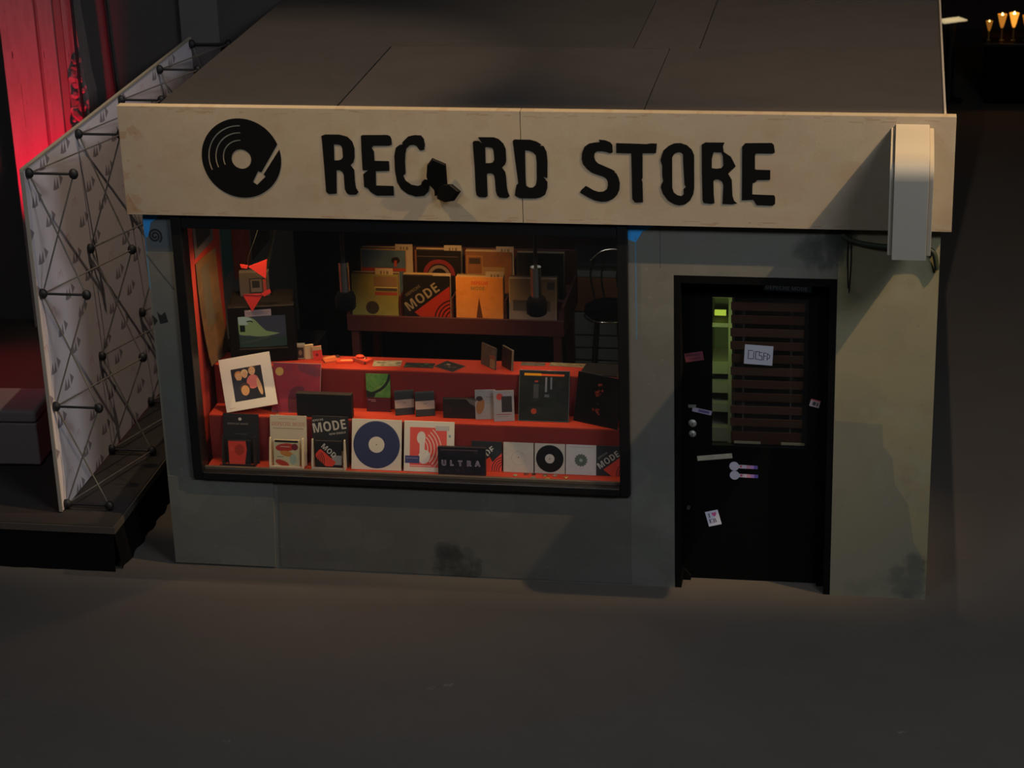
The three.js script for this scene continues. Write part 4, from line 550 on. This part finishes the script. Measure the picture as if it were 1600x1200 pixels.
// bar stool and counter at the back right
{
  const t = thing('bar_stool', 'dark bar stool with thin bent back rods at the right of the shop window', 'stool', [2.68, 0.03, -1.9]);
  part('seat', new THREE.LatheGeometry([[0.001, 0.0], [0.15, 0.0], [0.17, 0.025], [0.165, 0.06], [0.12, 0.085], [0.001, 0.09]].map(p => new THREE.Vector2(...p)), 28), blackMatte, t, [0.04, 1.15, 0]);
  part('seat_ring', new THREE.TorusGeometry(0.165, 0.008, 8, 30).rotateX(Math.PI / 2), chrome, t, [0.04, 1.145, 0]);
  for (const [a, b] of [[0.7, 1], [2.4, 2], [3.9, 3], [5.5, 4]]) part('leg', rod(V(0.04 + Math.cos(a) * 0.1, 1.14, Math.sin(a) * 0.1), V(0.04 + Math.cos(a) * 0.22, 0.0, Math.sin(a) * 0.22), 0.011), black, t);
  part('foot_ring', new THREE.TorusGeometry(0.17, 0.008, 8, 30).rotateX(Math.PI / 2), chrome, t, [0.04, 0.45, 0]);
  for (const [x0, x1] of [[-0.1, -0.1], [-0.03, -0.02], [0.08, 0.09]]) part('back_rod', tube([[x0 + 0.04, 1.2, -0.1], [x1, 1.4, -0.15], [x1 + 0.04, 1.54, -0.17]], 0.007, 16, 6), black, t);
  part('back_rail', tube([[-0.1, 1.5, -0.16], [-0.02, 1.56, -0.18], [0.08, 1.575, -0.185], [0.17, 1.54, -0.17]], 0.01, 20, 8), chrome, t);
}
{
  const t = thing('shop_counter', 'boarded shop counter with a brown front panel behind the bar stool', 'counter', [2.9, 0.03, -2.6]);
  const bds = [[1.25, 1.33, 0x74767a], [0.985, 1.245, 0x7a4c2c], [0.8, 0.97, 0x74767a], [0.7, 0.785, 0x74767a], [0.6, 0.685, 0x74767a], [0.3, 0.585, 0x74767a], [0.0, 0.285, 0x74767a]];
  for (const [a, b, c] of bds) part('board', BX(-0.52, 0.6, a, b, 0.15, 0.2, 0.004), mat(c, 0.7), t); part('body', BX(-0.5, 0.58, 0, 1.3, -0.2, 0.15), black, t); part('top', BX(-0.54, 0.62, 1.33, 1.36, -0.22, 0.22, 0.004), mat(0x2c2c30, 0.5), t);
}
// ---------------------------------------------------------------- left side: stage, pop-up display frame, pilaster
{
  const t = thing('stage_platform', 'low carpeted stage platform with black skirt at the far left', 'stage', [0, 0, 0]);
  const ed = mat(0x3f372e, 0.8), carpet = mat(0x3a332d, 0.97, { bumpMap: grainAt(8, 8), bumpScale: 0.004, map: canvas(512, 512, (g, w, h) => { fill(g, '#b9b0a6', 0, 0, w, h); mottle(g, w, h, 1500, 1, 5, ['#8f867c', '#d8d0c6'], 0.35); }) });
  const top = poly([[-7.5, -0.12], [-0.37, -0.13], [-0.37, 3.7], [-7.5, 3.7]]), tg = ext(top, 0.02); tg.rotateX(-Math.PI / 2); tg.translate(0, 0.302, 0);
  part('deck', tg, carpet, t);
  part('edge_board', BX(-7.5, -0.368, 0.27, 0.318, 0.13, 0.142), ed, t); part('edge_board', BX(-0.368, -0.356, 0.27, 0.318, -3.7, 0.142), ed, t);
  const sk = (x0, z0, x1, z1) => { const n = 60, g = new THREE.PlaneGeometry(1, 0.272, n, 1), p = g.attributes.position, L = Math.hypot(x1 - x0, z1 - z0); for (let i = 0; i < p.count; i++) { const u = p.getX(i) + 0.5, s = Math.sin(u * L * 26) * 0.012 * (p.getY(i) < 0 ? 1 : 0.3); const nx = (z1 - z0) / L, nz = -(x1 - x0) / L; const o = p.getY(i) < 0 ? 0.035 : 0; p.setXYZ(i, x0 + (x1 - x0) * u + nx * (s - o), p.getY(i) + 0.136, z0 + (z1 - z0) * u + nz * (s - o)); } g.computeVertexNormals(); return g; };
  const cloth = dull(0x080707, 0.98); cloth.side = THREE.DoubleSide; part('skirt', sk(-7.5, 0.13, -0.37, 0.13), cloth, t); part('skirt', sk(-0.37, 0.125, -0.37, -3.7), cloth, t);
}
{
  const t = thing('popup_display_frame', 'folding lattice display frame with a printed grey fabric panel standing on the stage', 'display frame', [0, 0, 0]);
  const zs = [-0.1, -1.03, -1.93, -2.82, -3.64], ys = [0.364, 1.08, 1.88, 2.7], xb = -0.77, xf = -0.47;
  const tex = canvas(1024, 768, (g, w, h) => {
    fill(g, '#d6caca', 0, 0, w, h); mottle(g, w, h, 120, 20, 90, ['#d0c5c6', '#c4b8ba', '#cabcc0'], 0.15);
    let r = 0; for (let y = 30; y < h + 30; y += 62, r++) for (let x = (r % 2) * 55; x < w; x += 110) {
      if ((r + Math.round(x / 55)) % 3 === 0) { g.strokeStyle = '#b06a70'; g.globalAlpha = 0.5; g.lineWidth = 2; g.beginPath(); g.moveTo(x, y); g.quadraticCurveTo(x + 8, y - 26, x + 12, y - 4); g.quadraticCurveTo(x + 20, y - 30, x + 24, y + 6); g.stroke(); g.globalAlpha = 1; continue; }
      g.fillStyle = '#857a7d'; g.save(); g.translate(x, y); g.scale(-1.15, 1.15); g.beginPath(); g.moveTo(0, 0); g.lineTo(4, -22); g.lineTo(12, -4); g.lineTo(16, -24); g.lineTo(26, -4); g.lineTo(14, 0); g.closePath(); g.fill(); g.beginPath(); g.moveTo(-20, -12); g.lineTo(-4, -26); g.lineTo(-6, -2); g.closePath(); g.fill(); g.restore();
    }
  });
  const fab = mat(0xffffff, 0.9, { map: tex, side: THREE.DoubleSide });
  const pg = new THREE.BoxGeometry(3.66, 2.4, 0.004, 8, 4, 1); pg.rotateY(Math.PI / 2); part('fabric_panel', pg, fab, t, [-0.79, 1.53, -1.87]);
  part('panel_edge', BX(-0.808, -0.782, 0.33, 2.73, -0.05, -0.038, 0.003), mat(0x8d8274, 0.9), t); part('top_edge', BX(-0.808, -0.782, 2.728, 2.745, -3.7, -0.04, 0.003), mat(0x9a8d78, 0.9), t);
  const hubM = mat(0x0c0b0b, 0.6), rodM = mat(0x6d665c, 0.5, { metalness: 0.3 }), blackRod = mat(0x0e0d0d, 0.5), hubG = new THREE.IcosahedronGeometry(0.032, 1); hubG.scale(1, 1.15, 0.8);
  const P = (f, i, j) => V(f ? xf : xb, ys[i], zs[j]);
  for (let j = 0; j < 5; j++) for (let i = 0; i < 4; i++) {
    part('hub', hubG, hubM, t, P(0, i, j).toArray()); part('hub', hubG, hubM, t, P(1, i, j).toArray());
    if (!j || i === 0 || i === 3) part('cross_bar', rod(P(0, i, j), P(1, i, j), 0.009), blackRod, t);
    if (i < 3) { part('strut', rod(P(0, i, j), P(1, i + 1, j), 0.0055, 6), rodM, t); part('strut', rod(P(1, i, j), P(0, i + 1, j), 0.0055, 6), rodM, t); }
    if (j < 4) { part('strut', rod(P(0, i, j), P(1, i, j + 1), 0.0055, 6), rodM, t); }
  }
}
{
  const s = thing('pouf', 'pale square upholstered seat block on the stage at the left edge', 'pouf', [-1.72, 0.3225, -0.95], [0, 0.06, 0]), m = mat(0x756a66, 0.85, { bumpMap: grainAt(2, 2), bumpScale: 0.002 });
  part('base', RB(1.0, 0.32, 0.44, 0.015).translate(0, 0.175, 0), m, s); part('cushion', RB(1.01, 0.1, 0.45, 0.03).translate(0, 0.385, 0), m, s); for (const x of [-0.44, 0.44]) for (const z of [-0.17, 0.17]) part('foot', CY(0.02, 0.018, 10), black, s, [x, 0.009, z]);
}
{ // pilaster of old boards and plaster in front of the back wall, lit red from below
  const st = struct('wall_pilaster'), ptex = canvas(256, 1024, (g, w, h) => { seed = 77; fill(g, '#a89f96', 0, 0, w, h); mottle(g, w, h, 120, 10, 60, ['#9a9188', '#b5aca2', '#8d847b'], 0.25); mottle(g, w, h, 200, 1, 5, ['#5d544c', '#c4bcb2'], 0.35); g.fillStyle = '#3a322c'; for (const [x, y, r] of [[120, 380, 6], [70, 640, 5], [170, 820, 4]]) { g.beginPath(); g.arc(x, y, r, 0, 6.3); g.fill(); } g.strokeStyle = '#5d5249'; g.lineWidth = 3; for (let i = 0; i < 6; i++) { g.beginPath(); const x = R(10, w), y = R(0, h); g.moveTo(x, y); g.lineTo(x + R(-4, 4), y + R(30, 120)); g.stroke(); } });
  const pm = new THREE.MeshStandardMaterial({ color: 0xb8b0b0, map: ptex, roughness: 0.9, bumpMap: grainTex, bumpScale: 0.006 }), dm = mat(0x5d4f48, 0.9);
  [[-2.3, -2.008, 0.22, pm], [-2.0, -1.86, 0.205, pm], [-1.855, -1.79, 0.185, dm], [-1.785, -1.69, 0.2, pm]].forEach(([a, b, d, m]) => part('plaster_strip', BX(a, b, 0.3, 6.5, -3.75, -3.75 + d, 0.006), m, st));
  part('board_rib', BX(-1.99, -1.98, 0.3, 6.5, -3.545, -3.535), dm, st);
  part('plaster_strip', ext(poly([[-1.69, 0.3], [-1.67, 0.3], [-1.665, 1.4], [-1.63, 1.52], [-1.62, 1.7], [-1.635, 1.84], [-1.615, 1.98], [-1.64, 2.12], [-1.63, 2.3], [-1.655, 2.46], [-1.67, 2.7], [-1.69, 2.95]]), 0.19), pm, st, [0, 0, -3.75]);
  // crumbling plaster along the right edge
  seed = 19; for (let i = 0; i < 72; i++) { const y = 1.5 + i * 0.0155 + R(-0.01, 0.01), x = -1.705 + R(-0.085, 0.07) * (1 - Math.abs(i - 24) / 62), g = new THREE.DodecahedronGeometry(R(0.016, 0.055), 0); g.scale(R(0.7, 1.6), R(0.6, 1.2), 0.35); g.rotateZ(R(0, 3)); part('plaster_lump', g, rnd() < 0.85 ? pm : dm, st, [x, y, -3.546 + R(-0.008, 0.012)]); }
  const g2 = ext(poly([[-1.82, 1.45], [-1.66, 1.52], [-1.6, 1.62], [-1.63, 1.7], [-1.7, 1.66], [-1.8, 1.68]]), 0.05); part('broken_edge', g2, dm, st, [0, 0, -3.63]);
}
single('cable', tube([[-1.675, 6.4, -3.5], [-1.67, 3.2, -3.5], [-1.66, 2.4, -3.47], [-1.64, 1.7, -3.46], [-1.63, 0.33, -3.5]], 0.012, 40, 6), black, 'black cable hanging down the right edge of the red-lit pilaster', 'cable');
single('cable', tube([[-1.49, 6.4, -3.72], [-1.47, 2.6, -3.72], [-1.42, 1.6, -3.72], [-1.4, 0.33, -3.72]], 0.012, 40, 6), black, 'thin black cable on the dark wall right of the pilaster', 'cable');
struct('trim_3', BX(-0.86, -0.55, 0, 6.5, -3.75, -3.68), mat(0x554e4a, 0.95));
{ // red uplight
  const f = thing('uplight', 'black floor lamp throwing red light up the pilaster', 'lamp', [-1.75, 0.323, -3.0]);
  part('housing', new THREE.LatheGeometry([[0.001, 0], [0.09, 0], [0.1, 0.02], [0.1, 0.13], [0.092, 0.13], [0.085, 0.04]].map(p => new THREE.Vector2(...p)), 24), black, f);
  part('lens', new THREE.CircleGeometry(0.08, 24).rotateX(-Math.PI / 2), new THREE.MeshStandardMaterial({ color: 0x220508, emissive: RED.color, emissiveIntensity: 3 }), f, [0, 0.1, 0]);
  const l = new THREE.SpotLight(RED.color, RED.candela, 0, 0.4, 0.8, 2); l.position.set(-1.75, 0.47, -3.0); l.target.position.set(-2.04, 1.8, -3.5); l.castShadow = true; scene.add(l, l.target);
  const d = thing('added_red_spot', 'added unseen spot lamp throwing red light down on the stage floor', 'lamp', [-3.2, 2.6, -3.5]); d.lookAt(-1.95, 0.32, -2.1);  // out-of-view spot added to redden the stage floor
  const can = new THREE.LatheGeometry([[0.05, 0.08], [0.055, 0.08], [0.055, -0.08], [0.001, -0.09]].map(p => new THREE.Vector2(...p)), 20); can.rotateX(Math.PI / 2); part('can', can, black, d);
  part('lens', new THREE.CircleGeometry(0.048, 20), new THREE.MeshStandardMaterial({ color: 0x220508, emissive: RED.color, emissiveIntensity: 3 }), d, [0, 0, 0.06]);
  part('bracket', rod(d.worldToLocal(V(-3.2, 2.6, -3.5)), d.worldToLocal(V(-3.2, 2.7, -3.76)), 0.012), black, d);
  const p = new THREE.SpotLight(RED.color, RED.floor, 0, 0.45, 0.9, 2); p.position.copy(d.localToWorld(V(0, 0, 0.09))); p.target.position.set(-1.95, 0.32, -2.1); p.castShadow = true; scene.add(p, p.target);
}
// ---------------------------------------------------------------- far right: bar with lit glasses
{
  const t = thing('bar_counter', 'dark bar counter far behind at the right', 'counter', [6.5, -0.11, -12.6]); part('body', BX(-0.8, 2.2, 0.112, 0.78, -0.35, 0.3), blackMatte, t); part('top', BX(-0.85, 2.25, 0.78, 0.82, -0.4, 0.35, 0.005), mat(0x1a1410, 0.25), t);
  const goblet = (x, z, s, e, label) => {
    const g = thing('candle_glass', label, 'candle glass', [x, 0.7105, z], [0, 0, 0], 'lit stemmed glasses on the far bar'); g.scale.setScalar(s);
    part('foot_and_stem', new THREE.LatheGeometry([[0.001, 0], [0.026, 0], [0.022, 0.006], [0.008, 0.012], [0.007, 0.12], [0.012, 0.13]].map(p => new THREE.Vector2(...p)), 20), mat(0xa08040, 0.3), g);
    part('bowl', new THREE.LatheGeometry([[0.01, 0.125], [0.022, 0.16], [0.034, 0.21], [0.046, 0.26], [0.043, 0.26], [0.031, 0.212], [0.019, 0.163], [0.001, 0.135]].map(p => new THREE.Vector2(...p)), 24), new THREE.MeshStandardMaterial({ color: 0x6a4a1a, roughness: 0.3, emissive: 0xffa038, emissiveIntensity: e * 0.45 }), g);
    part('flame', new THREE.LatheGeometry([[0.001, 0], [0.012, 0.012], [0.009, 0.03], [0.001, 0.05]].map(p => new THREE.Vector2(...p)), 12), new THREE.MeshStandardMaterial({ color: 0x222222, emissive: 0xffd080, emissiveIntensity: e * 14 }), g, [0, 0.225, 0]);
  };
  goblet(5.72, -12.4, 0.85, 0.5, 'small dim stemmed glass, leftmost on the far bar'); goblet(5.86, -12.4, 1.15, 1.0, 'amber glowing stemmed glass, second from the left on the far bar'); goblet(5.99, -12.4, 1.2, 2.6, 'brightest stemmed glass on the far bar'); goblet(6.13, -12.4, 1.1, 0.8, 'amber stemmed glass at the right edge on the far bar');
  const l = new THREE.PointLight(0xffa038, 0.25, 0, 2); l.position.set(5.93, 1.15, -12.4); scene.add(l);
}
{
  const t = thing('lamplit_table', 'small low table far behind, its pale top glowing in place of lamplight', 'table', [5.3, 0.07, -12.4], [0, 0.55, 0]); part('lamplit_top', BX(-0.15, 0.15, 0.86, 0.874, -0.09, 0.09), new THREE.MeshStandardMaterial({ color: 0x888070, emissive: 0xffe6b0, emissiveIntensity: 0.42 }), t); part('pedestal', CY(0.05, 0.93, 16), black, t, [0, 0.395, 0]); part('foot', CY(0.16, 0.02, 24), black, t, [0, -0.06, 0]);  // lamplight on the table top is put in as emission
  const l = new THREE.PointLight(0xffe6b0, 0.06, 0, 2); l.position.set(5.3, 1.1, -12.4); scene.add(l);
}
renderer.render(scene, camera);
